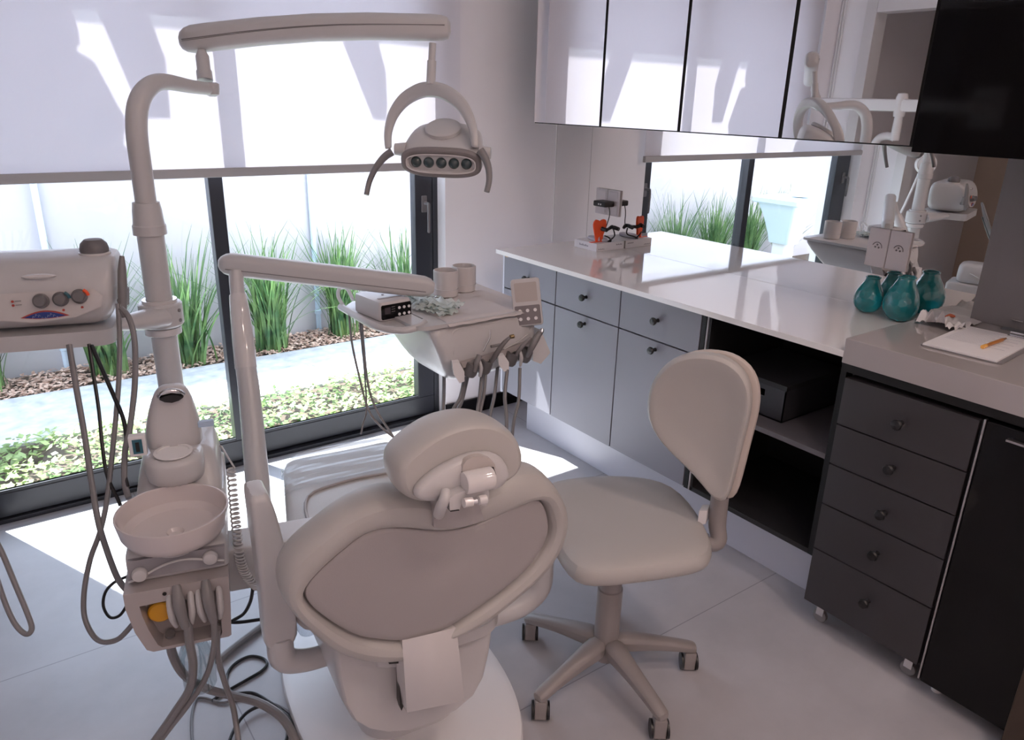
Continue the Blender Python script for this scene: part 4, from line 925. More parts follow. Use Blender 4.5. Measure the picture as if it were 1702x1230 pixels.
m.tube([q0, q1, PZ(1190, 905, .40)+V(.01, .005, 0), V(lerp(sc_.x, PZ(1190, 905, .40).x, .75), lerp(sc_.y, PZ(1190, 905, .40).y, .75), .395), V(sx+.05, sy-.02, .395)], [.024, .024, .022, .018, .016], n=14, smooth=6); bar = m.build('back_bar', LG, sl)
c = PN(1170, 855, .045); m = MB(); m.box((-.012, -.02, -.022), (.012, .02, .022), .004)
for v in m.bm.verts: q = v.co.copy(); v.co = c+RT*q.x+bn*q.y+V(0, 0, q.z)
m.build('height_latch', WP, bar)

# ============================================================ small things on the worktops
# flat white box with an oval lid, and what stands on it
zb = CT
b0, b1, b2 = PZ(943, 411, zb), PZ(991, 419, zb), PZ(1036, 413, zb)
bxx = V(min(b0.x, b1.x)-.0, min(b1.y, b2.y), 0)
X0_, X1_ = b1.x, R-.004; Y0_, Y1_ = b1.y, b0.y
fb = thing('flat_box', ((X0_+X1_)/2, (Y0_+Y1_)/2, zb), 'flat white cardboard box with grey lettering at the far end of the worktop', 'box')
box('body', (X0_, Y0_, zb+.0005), (X1_, Y1_, zb+.036), mat('box_card', (.80, .79, .82), .4), fb, bev=.001)
LT = mat('grey_lettering', (.22, .21, .26), .5)
def small_print(c, ex, nrm, w_, h):
    '''a row of tiny upright strokes, as the lettering reads at this size'''
    m = MB(); n_ = 9
    for i in range(n_):
        p_ = c+ex*(w_*(i/(n_-1)-.5)); hh_ = h*(.6+.4*((i*5) % 3 == 0)); e2 = ex*(w_/n_*.33)
        m.slab([p_-e2, p_+e2, p_+e2+V(0, 0, hh_), p_-e2+V(0, 0, hh_)], nrm, .0006)
    return m.build('lettering', LT, fb, smooth=False)
small_print(V(X0_-.0004, (Y0_+Y1_)/2+.01, zb+.015), V(0, -1, 0), V(-1, 0, 0), .055, .009)
small_print(V(X0_+.030, Y0_-.0004, zb+.008), V(1, 0, 0), V(0, -1, 0), .034, .005)
small_print(V(X1_-.032, Y0_-.0004, zb+.021), V(1, 0, 0), V(0, -1, 0), .034, .006)
oc = PZ(978, 385, zb+.045); oc = V(min(oc.x, X1_-.04), min(oc.y, Y1_-.05), 0)
m = MB(); 
def ov(g, z): return [V(X0_+.075+.030*g*math.cos(t), Y1_-.075+.060*g*math.sin(t), z) for t in [2*PI*i/32 for i in range(32)]]
m.loft([ov(.9, zb+.0365), ov(1, zb+.041), ov(.97, zb+.048), ov(.8, zb+.051), ov(.3, zb+.052)]); tag(m.build('oval_dish', mat('pale_lilac', (.62, .62, .70), .3)), 'pale oval dish lying on the flat white box', 'dish')
# orange tooth-shaped stand with black loupes
ts = thing('tooth_stand', (X0_+.06, Y0_+.05, zb+.036), 'orange tooth shaped glasses stand on the flat white box', 'stand')
tx, ty = X0_+.045, Y0_+.035
tp = [(-.028, .095), (-.020, .104), (-.008, .103), (0, .098), (.010, .104), (.022, .106), (.030, .098), (.031, .075), (.026, .05), (.020, .035), (.018, .012), (.013, 0), (.008, 0), (.006, .018), (.002, .026), (-.004, .018), (-.008, 0), (-.014, 0), (-.018, .016), (-.022, .035), (-.028, .06), (-.031, .08)]
tn = V(-.30, -.95, 0).normalized(); tu = V(.95, -.30, 0).normalized()
m = MB(); m.slab([V(tx, ty, zb+.0365)+tu*(x*.62)+V(0, 0, z*.80) for x, z in spline([V(a, b, 0) for a, b in tp], 3, closed=True) for x, z in [(x, z)] ] if False else [V(tx, ty, zb+.0365)+tu*(q.x*1.0)+V(0, 0, q.y*.95) for q in spline([V(a, b, 0) for a, b in tp], 3, closed=True)], tn, .010, 0)
m.build('tooth_plate', ORG, ts, sharp=50)
m = MB(); m.box((tx-.05, ty-.005, zb+.0365), (tx+.02, ty+.012, zb+.0385), .0005); m.build('base_foot', ORG, ts)
lp = thing('loupes', (tx+.04, ty+.01, zb+.09), 'black dental loupes with cable resting on the orange tooth stand', 'glasses')
lc = V(tx, ty, zb+.0365)
m = MB(); m.tube([lc+V(.005, -.012, .062), lc+V(.03, -.01, .054), lc+V(.055, .0, .055), lc+V(.085, .01, .060), lc+V(.10, .012, .048)], [.008, .0085, .007, .0095, .006], n=12, smooth=5); fr_ = m.build('frame', BK, lp)
for o_ in (.008, .082): 
    m = MB(); m.cyl(lc+V(o_, -.006, .060), lc+V(o_+.004, -.034, .056), .0095, .0085, n=16); m.build('loupe_barrel', BK, fr_)
m = MB(); m.tube([lc+V(.012, -.02, .03), lc+V(.03, -.03, .022), lc+V(.05, -.026, .004), lc+V(.035, -.022, .003), lc+V(.06, -.02, .012), lc+V(.09, -.005, .024), lc+V(.085, .0, .05)], .0032, n=8, smooth=6); m.build('cable', BK, lp)
# chargers in the socket
for i, (yy, zz2, l_) in enumerate(((2.60, 1.095, 'black double plug charger in the wall socket above the flat white box'),)):
    ag = thing('charger', (R-.03, yy, zz2), l_, 'charger')
    box('body', (R-.075, yy-.045, zz2-.012), (R-.0135, yy+.035, zz2+.013), BK, ag, bev=.005)
    for k in range(2): MB().cyl((R-.0753, yy-.018+.014*k, zz2), (R-.0765, yy-.018+.014*k, zz2), .004, n=12).build('usb_port', WP, ag)
    m = MB(); m.tube([V(R-.05, yy-.045, zz2-.006), V(R-.05, yy-.055, zz2-.04), V(R-.055, yy-.05, zz2-.08), V(R-.065, yy-.045, zz2-.115)], .0022, n=8, smooth=5); m.build('cable', BK, ag)
# teal vases
def vase_glass():
    mm, n, l, b, o = nodemat('teal_glass'); b.inputs['Base Color'].default_value = (.0, .20, .24, 1); b.inputs['Roughness'].default_value = .06
    b.inputs['Transmission Weight'].default_value = .35; b.inputs['Coat Weight'].default_value = .6
    tc = n.new('ShaderNodeTexCoord'); vo = n.new('ShaderNodeTexVoronoi'); vo.inputs['Scale'].default_value = 55; l.new(tc.outputs['Object'], vo.inputs['Vector'])
    bp = n.new('ShaderNodeBump'); bp.inputs['Strength'].default_value = .55; bp.inputs['Distance'].default_value = .004; l.new(vo.outputs['Distance'], bp.inputs['Height']); l.new(bp.outputs['Normal'], b.inputs['Normal'])
    lw = n.new('ShaderNodeTexNoise'); lw.inputs['Scale'].default_value = 14; l.new(tc.outputs['Object'], lw.inputs['Vector'])
    cr = n.new('ShaderNodeValToRGB'); cr.color_ramp.elements[0].color = (0, .16, .20, 1); cr.color_ramp.elements[1].color = (.02, .46, .48, 1)
    l.new(lw.outputs['Fac'], cr.inputs[0]); l.new(cr.outputs[0], b.inputs['Base Color']); return mm
VG = vase_glass()
def vase(u, v, w_, h, label, seed, tilt):
    c = PZ(u, v, CT); c.z = CT
    t = thing('vase', tuple(c), label, 'vase', 'teal glass vases'); 
    if c.x+w_ > R-.004: c.x = R-.004-w_
    pr_ = [(.0005, .0), (.35, .0), (.62, .03), (.88, .15), (1.0, .34), (.97, .50), (.80, .68), (.58, .83), (.47, .93), (.44, .97), (.47, 1.0), (.44, 1.0), (.40, .97), (.38, .92), (.50, .82), (.0005, .60)]
    m = MB(); rg = []
    for r_, z in pr_:
        rg.append([V(c.x+tilt*h*z*z+w_*r_*(1+.05*math.sin(3*a+seed)*min(1, z*3))*math.cos(a), c.y+w_*r_*(1+.05*math.sin(3*a+seed)*min(1, z*3))*math.sin(a)*.95, CT+h*z) for a in [2*PI*i/36 for i in range(36)]])
    m.loft(rg, cap=False); m.build('body', VG, t, sub=1)
    m = MB(); m.tube([V(c.x+tilt*h+w_*.455*math.cos(a), c.y+w_*.455*math.sin(a)*.95, CT+h) for a in [2*PI*i/24 for i in range(25)]], .003, n=8, cap=False); m.build('rim', VG, t)
vase(1440, 518, .0485, .116, 'smaller teal glass vase, the one nearer the window', 1.0, .04)
vase(1493, 532, .057, .140, 'larger teal glass vase with dimpled body beside the grey worktop', 2.2, .02)
# packet of gloves, clipboard, pen
zq = CT2+.0005
def Pq(u, v): return PZ(u, v, zq)
q4 = [Pq(1521, 538), Pq(1562, 508), Pq(1632, 537), Pq(1590, 556)]
m = MB(); g = []
for i in range(22):
    row = []
    for j in range(16):
        a, b = i/21, j/15; q = q4[0].lerp(q4[3], a).lerp(q4[1].lerp(q4[2], a), b)
        q.z = zq+.004+.034*max(0, 1-b*1.3)*abs(noise.noise(V(q.x*34, q.y*34, 3)))*2+.003*noise.noise(V(q.x*90, q.y*90, 0))+.008*math.sin(PI*a)*(1-b); row.append(q)
    g.append(row)
m.loft(g+[[p_+V(0, 0, -.0) for p_ in g[-1]]], cap=False, closed=False); o = m.build('glove_packet', mat('packet_white', (.72, .70, .705), .45), sharp=60); tag(o, 'crumpled white glove packet on the grey worktop beside the vases', 'packet')
m = MB(); c = Pq(1577, 533); m.tube([c+V(-.012, .008, .012), c+V(0, 0, .016), c+V(.014, -.008, .013)], [.002, .006, .003], n=10, smooth=4); tag(m.build('orange_tag', mat('rust_tag', (.55, .14, .06), .5)), 'small rust orange tag lying on the white glove packet', 'tag')
cb = thing('clipboard', tuple(Pq(1630, 575)), 'clipboard with a stack of white forms on the grey worktop', 'clipboard')
k4 = [Pq(1528, 574), Pq(1600, 543), Pq(1702, 562), Pq(1664, 607)]
# squared-up board
ax_ = (k4[3]-k4[0]).normalized(); ay_ = V(-ax_.y, ax_.x, 0); 
if ay_.dot(k4[1]-k4[0]) < 0: ay_ = -ay_
LX = (k4[3]-k4[0]).length; LY = (k4[1]-k4[0]).dot(ay_)
def CBP(x, y, z): return k4[0]+ax_*x+ay_*y+V(0, 0, z)
def quad(x0, x1, y0, y1, z0, z1, r=.006):
    return [[CBP((x0+x1)/2+x, (y0+y1)/2+y, z) for x, y in rrect(x1-x0, y1-y0, r, 3)] for z in (z0, z1)]
LY2 = max(LY, .215)
m = MB(); m.loft(quad(0, LX, 0, LY2, .0, .003, .01)); m.build('board', mat('board_grey', (.22, .21, .22), .4), cb)
m = MB(); m.loft(quad(.006, LX-.012, .003, LY2-.006, .0032, .0075, .001)); pp = m.build('paper_stack', PAPER, cb, smooth=False)
m = MB()
for i in range(16):
    y = LY2-.025-.011*i; m.loft(quad(.020, LX-.030-.03*((i*7) % 3), y, y+.0018, .0076, .0079, .0004))
m.build('printed_lines', mat('print_grey', (.50, .50, .56), .6), pp, smooth=False)
m = MB(); m.loft(quad(LX*.62, LX*.86, LY2-.035, LY2-.004, .008, .012, .002)); m.tube([CBP(LX*.62, LY2-.006, .016), CBP(LX*.86, LY2-.006, .016)], .003, n=10); m.build('clip', CH, cb)
pn = thing('pen', tuple(Pq(1650, 570)), 'golden brown marker pen lying on the clipboard forms', 'pen')
a_, b_ = PZ(1634, 577, zq+.012), PZ(1672, 563, zq+.012); a_.z = b_.z = zq+.0132
m = MB(); m.cyl(a_, a_.lerp(b_, .82), .0048, n=16); m.build('barrel', mat('amber_pen', (.45, .17, .03), .3), pn); m = MB(); m.cyl(a_-(b_-a_)*.03, a_.lerp(b_, .12), .0053, n=16); m.build('end_cap', mat('gold_cap', (.85, .45, .12), .25), pn)
m = MB(); m.cyl(a_.lerp(b_, .8), b_, .0045, .002, n=16); m.build('tip', mat('pen_tip', (.2, .1, .04), .4), pn)
ab = thing('phone_stand', tuple(Pq(1683, 555)), 'small grey metal bracket standing behind the clipboard', 'stand')
m = MB(); c = Pq(1686, 549)
m.box((c.x-.02, c.y-.03, zq), (c.x+.02, c.y+.03, zq+.003), .001); m.box((c.x+.012, c.y-.03, zq), (c.x+.016, c.y+.03, zq+.028), .001); m.build('body', mat('bracket_grey', (.16, .17, .18), .35), ab)
m = MB(); m.box((c.x-.004, c.y-.018, zq+.028), (c.x+.018, c.y+.012, zq+.031), .001); m.build('lip', CH, ab)

# ============================================================ hoses, cords and coils
W = V(0, 0, 0)
def hs3(name, pts, r, mt, lb_, cat='hose', sm=8): return hose(name, [PD(*p_) for p_ in pts], r, mt, lb_, cat, None, sm)
hs3('hose', ((115, 573, 1.743), (126, 640, 1.735), (140, 720, 1.722), (152, 800, 1.701), (163, 865, 1.685), (176, 910, 1.668), (195, 960, 1.651), (212, 982, 1.634)), .0068, HZ, 'grey hose from the side tray crossing down to the spittoon unit')
hs3('hose', ((196, 505, 1.756), (199, 560, 1.756), (197, 640, 1.743), (188, 740, 1.722), (178, 830, 1.701), (166, 885, 1.685), (150, 930, 1.668), (140, 985, 1.651), (142, 1030, 1.643), (163, 1064, 1.634), (195, 1063, 1.630), (222, 1036, 1.630)), .0058, HZ, 'grey hose from the handpiece hanging in a deep loop left of the unit')
hs3('hose', ((201, 512, 1.756), (215, 530, 1.756), (224, 570, 1.752), (224, 640, 1.743), (216, 710, 1.722), (208, 750, 1.701), (207, 800, 1.685), (214, 828, 1.668)), .0068, HZ, 'grey hose curving from the scaler round to the back of the spittoon unit')
hs3('cord', ((148, 572, 1.752), (155, 620, 1.743), (164, 680, 1.735), (170, 740, 1.722), (178, 790, 1.710), (196, 830, 1.701), (200, 840, 1.697)), .0042, BK, 'black cord hanging from the middle of the side tray, the straighter one', 'cord')
hs3('cord', ((152, 574, 1.752), (168, 610, 1.743), (190, 660, 1.735), (206, 700, 1.722), (210, 740, 1.710), (206, 780, 1.693), (212, 810, 1.680)), .0048, BK, 'black cord slanting from the side tray towards the small display', 'cord')
hs3('cord', ((212, 958, 1.66), (190, 968, 1.67), (175, 985, 1.68), (172, 1008, 1.68), (183, 1026, 1.67), (200, 1022, 1.66), (214, 1000, 1.65)), .0034, BK, 'small black cord loop at the left flank of the spittoon unit', 'cord')
hs3('hose', ((-12, 890, 1.55), (4, 920, 1.55), (25, 970, 1.55), (46, 1020, 1.55), (53, 1044, 1.55), (44, 1054, 1.55), (26, 1038, 1.55), (8, 1000, 1.55), (-12, 940, 1.55)), .0055, HZ, 'grey hose loop hanging at the left edge of the picture')
hs3('hose', ((310, 1000, 1.58), (314, 1060, 1.60), (321, 1105, 1.64), (315, 1145, 1.68), (290, 1185, 1.70), (262, 1225, 1.72), (235, 1262, 1.74)), .0095, GP, 'thick grey suction hose dropping from the left handpiece to the floor')
hs3('hose', ((352, 1005, 1.58), (356, 1050, 1.60), (354, 1085, 1.64), (340, 1130, 1.68), (310, 1175, 1.70), (275, 1220, 1.72), (240, 1270, 1.74)), .0065, GP, 'slim grey suction hose dropping from the right handpiece to the floor')
hs3('hose', ((362, 1045, 1.62), (362, 1090, 1.66), (374, 1135, 1.70), (386, 1170, 1.72), (392, 1200, 1.72), (398, 1245, 1.70)), .0065, GP, 'grey hose falling straight under the right side of the spittoon unit')
hs3('hose', ((283, 1052, 1.62), (286, 1085, 1.66), (305, 1120, 1.70), (340, 1143, 1.74), (385, 1156, 1.76), (430, 1168, 1.74), (468, 1192, 1.70), (488, 1225, 1.66), (500, 1260, 1.64)), .010, GP, 'thickest grey hose sweeping from the unit across the floor to the chair base')
def floor_path(pts, z): return [PZ(u, v, z) for u, v in pts]
m = MB(); m.tube(floor_path(((352, 1165), (375, 1150), (410, 1130), (435, 1115), (444, 1103), (436, 1094), (415, 1091), (392, 1102), (378, 1120), (378, 1140), (390, 1152), (420, 1152), (445, 1165), (470, 1185), (478, 1215), (470, 1250)), .005), .0042, n=8, smooth=8); tag(m.build('cord', BK), 'black cord looping on the floor between the unit and the chair base', 'cord')
m = MB(); m.tube(floor_path(((322, 1262), (318, 1200), (325, 1165), (340, 1160), (370, 1168), (400, 1160), (430, 1165), (460, 1172), (486, 1190), (494, 1215), (480, 1262)), .005), .0036, n=8, smooth=8); tag(m.build('cord', HZ), 'thin grey cord lying in a wide curve on the floor by the bottom edge', 'cord')
m = MB(); m.tube(floor_path(((372, 1262), (388, 1215), (410, 1185), (440, 1172), (462, 1180), (484, 1200), (496, 1262)), .014), .0045, n=8, smooth=8); tag(m.build('cord', BK), 'black cord making an arch on the floor at the bottom edge of the picture', 'cord')
hs3('cord', ((420, 980, 1.68), (416, 1000, 1.70), (405, 1020, 1.72), (385, 1033, 1.74), (400, 1034, 1.74), (430, 1030, 1.72), (445, 1028, 1.70)), .004, BK, 'black plug cord behind the tall left armrest', 'cord')
m = MB(); m.tube(floor_path(((360, 1100), (390, 1075), (420, 1052), (450, 1030)), .012), .010, n=10, smooth=6); tag(m.build('hose', GP), 'grey hose on the floor passing behind the tall left armrest', 'hose')
# coiled hose
cpts = [PD(*p_) for p_ in ((384, 780, 1.86), (388, 830, 1.82), (393, 880, 1.78), (398, 925, 1.74), (408, 955, 1.71), (426, 976, 1.69))]
cl2 = spline(cpts, 60); N = len(cl2); pts = []
tot = 34
for i, c in enumerate(cl2):
    a = 2*PI*tot*i/N; t = (cl2[min(i+1, N-1)]-cl2[max(i-1, 0)]).normalized(); u_ = t.orthogonal().normalized(); w_ = t.cross(u_); pts.append((c, u_, w_))
fin = []
for i in range(N-1):
    for k in range(5):
        f = k/5; c = pts[i][0].lerp(pts[i+1][0], f); a = 2*PI*tot*(i+f)/N; fin.append(c+(V(1, 0, 0)*math.cos(a)+V(0, 1, 0)*math.sin(a))*.0095)
m = MB(); m.tube([PD(350, 735, 1.92), PD(368, 742, 1.90), PD(380, 762, 1.87)]+fin[::1], .0024, n=6); tag(m.build('coiled_hose', IV), 'ivory coiled hose between the spittoon unit and the tall left armrest', 'hose')
# glass bottle bits under chair arm
m = MB(); m.lathe([(.0005, 0), (.02, .002), (.024, .012), (.024, .07), (.012, .09), (.010, .11)], PD(512, 1050, 1.72), n=20, cap=False); tag(m.build('small_bottle', glass_mat('clear_plastic', (.85, .88, .92), .3)), 'small clear bottle tucked behind the chair between armrest and backrest', 'bottle')

# ============================================================ dental x-ray unit by the left wall (seen in the mirrors)
xr = thing('xray_unit', (LW+.06, 2.30, 1.50), 'white wall mounted dental x-ray unit, seen only in the mirrors', 'x-ray unit')
XX = -.25
m = MB(); m.box((XX-.03, 2.0, 1.528), (XX+.03, 2.93, 1.596), .012); m.build('extension_arm', WP, xr)
m = MB(); m.box((LW+.001, 1.93, 1.45), (LW+.05, 2.09, 1.67), .01); m.box((LW+.03, 1.98, 1.53), (XX+.02, 2.04, 1.594), .01); m.build('wall_bracket', WP, xr)
m = MB(); m.lathe([(.03, 1.50), (.034, 1.53), (.034, 1.60), (.026, 1.625), (.0005, 1.63)], (XX, 2.385, 0), n=24); m.build('joint_cap', WP, xr)
m = MB(); m.tube([(XX, 2.385, 1.55), (XX, 2.385, 1.46), (XX, 2.385, 1.37)], [.02, .024, .026], n=18); m.build('drop_arm', WP, xr)
m = MB(); m.tube([(XX, 2.385, 1.385), (XX, 2.43, 1.392), (XX, 2.475, 1.38), (XX, 2.50, 1.34), (XX, 2.51, 1.28)], .022, n=16, smooth=6); m.build('yoke', WP, xr)
m = MB(); m.lathe([(.03, -.10), (.045, -.095), (.048, -.02), (.062, 0), (.064, .07), (.05, .085), (.048, .08), (.0005, .08)], (XX+.03, 2.50, 1.215), V(.9, -.44, .0), 28); hdx = m.build('tube_head', WP, xr)
m = MB(); m.tube([(XX+.02, 2.53, 1.18), (XX+.02, 2.56, 1.05), (XX+.02, 2.60, .90), (XX+.01, 2.65, .76)], .008, n=8, smooth=6); m.build('cable', WP, xr)
# outdoor sink beyond the window, seen in the mirror
sk = thing('outdoor_sink', (-.75, 3.75, GZ0 if 'GZ0' in globals() else -.1), 'pale blue outdoor utility sink beyond the window, seen in the mirror', 'sink')
SB = mat('pale_sink', (.62, .74, .80), .35)
def skr(x, y, w_, d_, z, r=.03): return [V(x+a, y+b, z) for a, b in rrect(w_, d_, r, 4)]
m = MB(); m.loft([skr(-.72, 3.80, .40, .44, .78), skr(-.72, 3.80, .42, .46, .79), skr(-.72, 3.80, .42, .46, .825), skr(-.72, 3.80, .40, .44, .83)]); m.build('rim', SB, sk)
m = MB(); m.loft([skr(-.72, 3.80, .17, .20, .45), skr(-.72, 3.80, .20, .22, .52), skr(-.72, 3.80, .26, .30, .66), skr(-.72, 3.80, .35, .38, .78)]); m.build('basin', SB, sk)
m = MB(); m.loft([skr(-.72, 3.80, .14, .16, -.105), skr(-.72, 3.80, .13, .15, .46)]); m.build('pedestal', WP, sk)
m = MB(); rg = []
for r_, z in ((.09, .8305), (.085, .86), (.06, .90), (.03, .925), (.004, .93)):
    rg.append([V(-.80+r_*1.1*math.cos(a)*(1+.12*math.sin(4*a)), 3.76+r_*math.sin(a)*(1+.1*math.sin(3*a)), z) for a in [2*PI*i/24 for i in range(24)]])
m.loft(rg); o = m.build('cloth', PAPER, sub=1); tag(o, 'crumpled white cloth heaped on the outdoor sink', 'cloth')
# wall lamps that light the room from the ceiling
for lx, ly in ((1.55, .15), (.75, -.35), (1.7, -1.0), (.2, -1.2)):
    dl = thing('downlight', (lx, ly, 2.72), 'small round recessed ceiling downlight behind the camera', 'lamp', 'recessed ceiling downlights')
    m = MB(); m.lathe([(.052, 2.7198), (.060, 2.7195), (.060, 2.712), (.052, 2.712)], (lx, ly, 0), n=28, cap=False); m.build('ring', WP, dl)

# ============================================================ garden outside
GZ = -.10
def stone():
    m, n, l, b, o = nodemat('path_stone'); tc = n.new('ShaderNodeTexCoord')
    nz = n.new('ShaderNodeTexNoise'); nz.inputs['Scale'].default_value = 14; nz.inputs['Detail'].default_value = 10; l.new(tc.outputs['Object'], nz.inputs['Vector'])
    cr = n.new('ShaderNodeValToRGB'); cr.color_ramp.elements[0].position = .3; cr.color_ramp.elements[1].position = .7
    cr.color_ramp.elements[0].color = (.36, .38, .40, 1); cr.color_ramp.elements[1].color = (.56, .57, .59, 1)
    l.new(nz.outputs['Fac'], cr.inputs[0]); l.new(cr.outputs[0], b.inputs['Base Color']); b.inputs['Roughness'].default_value = .8
    bp = n.new('ShaderNodeBump'); bp.inputs['Strength'].default_value = .5; bp.inputs['Distance'].default_value = .01; l.new(nz.outputs['Fac'], bp.inputs['Height']); l.new(bp.outputs['Normal'], b.inputs['Normal'])
    return m
struct(box('ground', (-8, 3.2, GZ-.1), (12, 5.30, GZ-.012), mat('soil', (.10, .07, .05), .9, var=.3, vscale=20), bev=0))
struct(box('garden_path', (-6, 4.05, GZ-.012), (9, 4.74, GZ+.004), stone(), bev=0))
struct(box('garden_wall', (-6, 5.15, GZ-.05), (9, 5.30, 1.10), mat('garden_wall_paint', (.52, .50, .53), .8, bump=.3, bscale=8, var=.04, vscale=1.2), bev=0))
struct(box('facade_wall_left', (-6, 3.13, GZ-.1), (XLJ-.03, 3.3, 3.2), WL, bev=0))
struct(box('facade_wall_right', (XJw, 3.2, GZ-.1), (9, 3.3, 3.2), WL, bev=0))
struct(box('facade_wall_top', (XLJ-.03, 3.2, WTOP), (XJw, 3.3, 3.2), WL, bev=0))
for i, (u, v) in enumerate(((112, 612), (527, 500))):
    q = PY(u, v, 5.13); q2 = PY((55, 515)[i], (305, 292)[i], 5.13)
    m = MB(); m.tube([(q.x, 5.125, GZ-.02), (q.x, 5.125, 1.12)], .018, n=12); m.lathe([(.018, 0), (.024, .004), (.024, .03), (.018, .034)], (q.x, 5.125, GZ+.12))
    tag(m.build('drain_pipe', mat('pale_blue_pipe', (.60, .72, .86), .4)), ['pale blue drain pipe on the garden wall at the left', 'pale blue drain pipe on the garden wall behind the middle plants'][i], 'pipe')
# wood chips
cm = leaf_mat('wood_chips', (.30, .17, .12), (.70, .52, .42), 30, 0)
m = MB(); rnd = random.Random(3)
for i in range(5200):
    x = rnd.uniform(-.6, 3.6); y = rnd.uniform(4.745, 5.10); z = GZ+rnd.uniform(-.008, .022)
    a = rnd.uniform(0, PI); l_ = rnd.uniform(.008, .022); w_ = rnd.uniform(.005, .011)
    d = V(math.cos(a), math.sin(a), rnd.uniform(-.4, .4))*l_; e = V(-math.sin(a), math.cos(a), rnd.uniform(-.5, .5))*w_; c = V(x, y, z); h = V(0, 0, .004)
    m.add([c-d-e, c+d-e*.6, c+d*.8+e, c-d*.7+e, c+h], [(0, 1, 4), (1, 2, 4), (2, 3, 4), (3, 0, 4)])
tag(m.build('wood_chips', cm, smooth=False), 'pale brown wood chips along the foot of the garden wall', 'wood chips', kind='stuff')
# low ground cover
gm = leaf_mat('ground_cover_leaf', (.10, .19, .05), (.42, .54, .22), 5, .3)
m = MB(); rnd = random.Random(5)
for i in range(5200):
    x = rnd.uniform(-.5, 3.0); y = 3.32+(rnd.random()**.9)*.70
    hh = .055+.045*noise.noise(V(x*3, y*3, 0))
    z = GZ+rnd.uniform(.0, 1)*max(hh, .02)+.01
    a = rnd.uniform(0, 2*PI); s_ = rnd.uniform(.010, .024); tilt = rnd.uniform(-.6, .6)
    d = V(math.cos(a), math.sin(a), tilt)*s_; e = V(-math.sin(a), math.cos(a), rnd.uniform(-.5, .5))*s_*.7; c = V(x, y, z)
    m.add([c-d, c+e-d*.2, c+d, c-e-d*.2], [(0, 1, 2, 3)])
tag(m.build('ground_cover', gm, smooth=False), 'low leafy green ground cover between window and path', 'ground cover', kind='stuff')
# strap-leaved clumps
lm = leaf_mat('strap_leaf', (.04, .12, .045), (.19, .32, .11), 9, .22)
def clump(x, y, h, n, spread, seed, label):
    rnd = random.Random(seed); r = thing('strappy_plant', (x, y, GZ), label, 'plant', 'strappy plants along the garden wall')
    def leaf(mb, hh, lean, a):
        bx = x+rnd.gauss(0, .04); by = y+rnd.gauss(0, .035); w0 = rnd.uniform(.005, .010)
        p = []; dirv = V(math.cos(a), math.sin(a), 0); side = V(-math.sin(a), math.cos(a), 0); droop = rnd.uniform(0, .35)**1.5*lean
        L = []; Rr = []
        for k in range(8):
            t = k/7; q = V(bx, by, GZ)+dirv*(lean*hh*(.25*t+.75*t*t))+V(0, 0, hh*(t-droop*t**3))
            if q.y > 5.12: q.y = 5.12-(q.y-5.12)*.3
            ww = w0*(1-t**2.2)+.0006; L.append(q-side*ww); Rr.append(q+side*ww)
        mb.loft([[a_, a_.lerp(b_, .5)+V(0, 0, -.002), b_] for a_, b_ in zip(L, Rr)], cap=False, closed=False)
    m = MB()
    for i in range(n): leaf(m, h*rnd.uniform(.55, 1)*(.8 if rnd.random() < .5 else 1), rnd.uniform(.05, spread*1.15), rnd.uniform(0, 2*PI))
    for i in range(n//9): leaf(m, h*rnd.uniform(.5, .8), rnd.uniform(spread, spread*2.1), rnd.uniform(0, 2*PI))
    m.build('leaves', lm, r)
    m = MB(); m.lathe([(.05, 0), (.06, .05), (.055, .12), (.03, .15)], (x, y, GZ-.01), n=12); m.build('crown', mat('plant_crown', (.12, .20, .05), .7), r)
for i, (u, v, h, n, sp, lb_) in enumerate((
        (-15, 640, .75, 90, .45, 'strappy green clump cut by the left edge of the picture'),
        (178, 622, .85, 130, .5, 'strappy green clump below the device tray at the left'),
        (318, 603, .85, 130, .45, 'strappy green clump just left of the window mullion'),
        (452, 582, .86, 190, .55, 'large strappy green clump right of the window mullion'),
        (568, 556, .88, 170, .45, 'strappy green clump behind the delivery tray arm'),
        (672, 540, .80, 110, .5, 'strappy green clump at the right end of the window'),
        (760, 520, .80, 110, .5, 'strappy green clump hidden past the window jamb, seen in the mirror'))):
    q = PZ(u, v, GZ)
    clump(q.x, min(q.y, 4.95), h, n, sp, 40+i, lb_)
for i, (x, lb_) in enumerate(((-.62, 'strappy green clump left of the picture, first one past the edge'), (-1.18, 'strappy green clump seen only in the mirror, left of the window post'), (-1.75, 'strappy green clump seen only in the mirror, behind the outdoor sink'), (-2.35, 'strappy green clump at the far end seen only in the mirror'))): clump(x, 4.9, .90, 150, .5, 70+i, lb_)
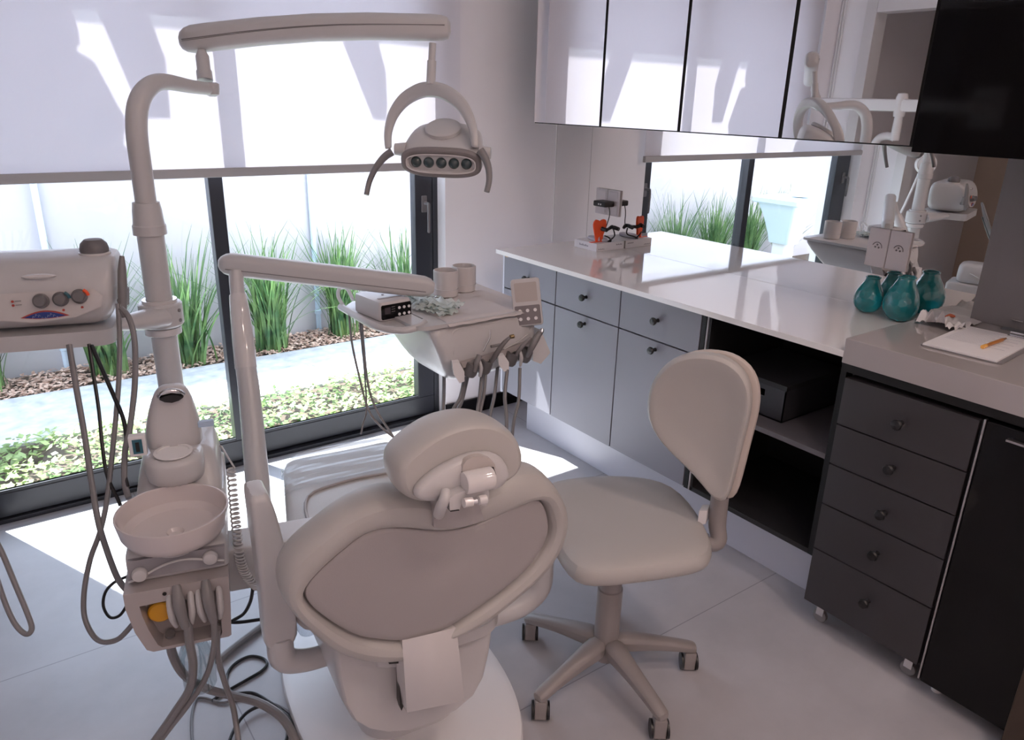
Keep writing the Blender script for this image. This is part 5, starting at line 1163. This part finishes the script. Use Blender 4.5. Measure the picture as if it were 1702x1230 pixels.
# roof eave, with an added dimming strip and shadow boards that shade the blind
def back(x, z, t): return V(x, WB, z)-SUN*t
T = 1.0
def shade(name, pts, t, th, m_, lb_, cat):
    m = MB(); m.slab([back(x, z, t) for x, z in pts], V(0, 1, 0), th); o = m.build(name, m_, smooth=False); tag(o, lb_, cat); return o
eav = back(0, 1.797, T)
struct(box('roof_eave', (-3, 3.3, eav.z-.0), (6, eav.y, eav.z+.14), WL, bev=0))
gy = back(0, 1.713, T)
tag(box('dimming_strip', (-3, eav.y, eav.z+.02), (6, eav.y+.051, eav.z+.032), glass_mat('dimming_strip', (.42, .46, .46)), bev=0), 'unseen tinted strip added at the roof eave to dim a band of the blind', 'dimming strip')  # added out of view so the sun reaches one band of the blind dimmed
bA = [(.455, 1.86), (.491, 1.717), (.553, 1.498), (.572, 1.44), (.660, 1.44), (.665, 1.575), (.668, 1.634), (.647, 1.713), (.595, 1.86)]
bB = [(1.29, 1.86), (1.335, 1.709), (1.448, 1.44), (1.505, 1.44), (1.512, 1.50), (1.511, 1.628), (1.488, 1.709), (1.43, 1.86)]
bC = [(-1.2, 1.86), (.385, 1.86), (.412, 1.717), (.412, 1.672), (.397, 1.652), (.403, 1.628), (.45, 1.600), (.515, 1.43), (.497, 1.356), (.50, 1.335), (.53, 1.30), (.54, 1.235), (.50, 1.20), (-1.2, 1.20)]
for pts, l_ in ((bA, 'unseen tapered white board added to shade the blind, middle of the window'), (bB, 'unseen tapered white board added to shade the blind, right end of the window'), (bC, 'broad unseen white board added to shade the blind at the left')):
    shade('shadow_board', pts, T, .012, WL, l_, 'bracket')  # unseen boards, outlines shaped to cast the dark patterns on the blind
m = MB(); m.slab([V(x, y, 3.2) for x, y in ((.03, 6.75), (-.28, 6.45), (-.6, 6.2), (-.8, 5.9), (-1.1, 5.6), (-2.5, 5.3), (-9, 5.3), (-9, 9.5), (.03, 9.5))], V(0, 0, 1), -.15)
struct(m.build('path_shade_slab', WL, smooth=False))  # added unseen slab, its edge shaped to shade the left of the path
struct(box('sky_blocker_wall', (-12, 9.6, -.2), (14, 9.8, 4.2), WL, bev=0))  # added unseen wall that keeps bright sky out of the worktop reflections
struct(box('bounce_ground', (-12, 5.31, -.13), (14, 9.6, -.10), mat('bounce_pale', (.62, .61, .60), .8), bev=0))  # added unseen ground, kept pale to bounce light onto the wall behind
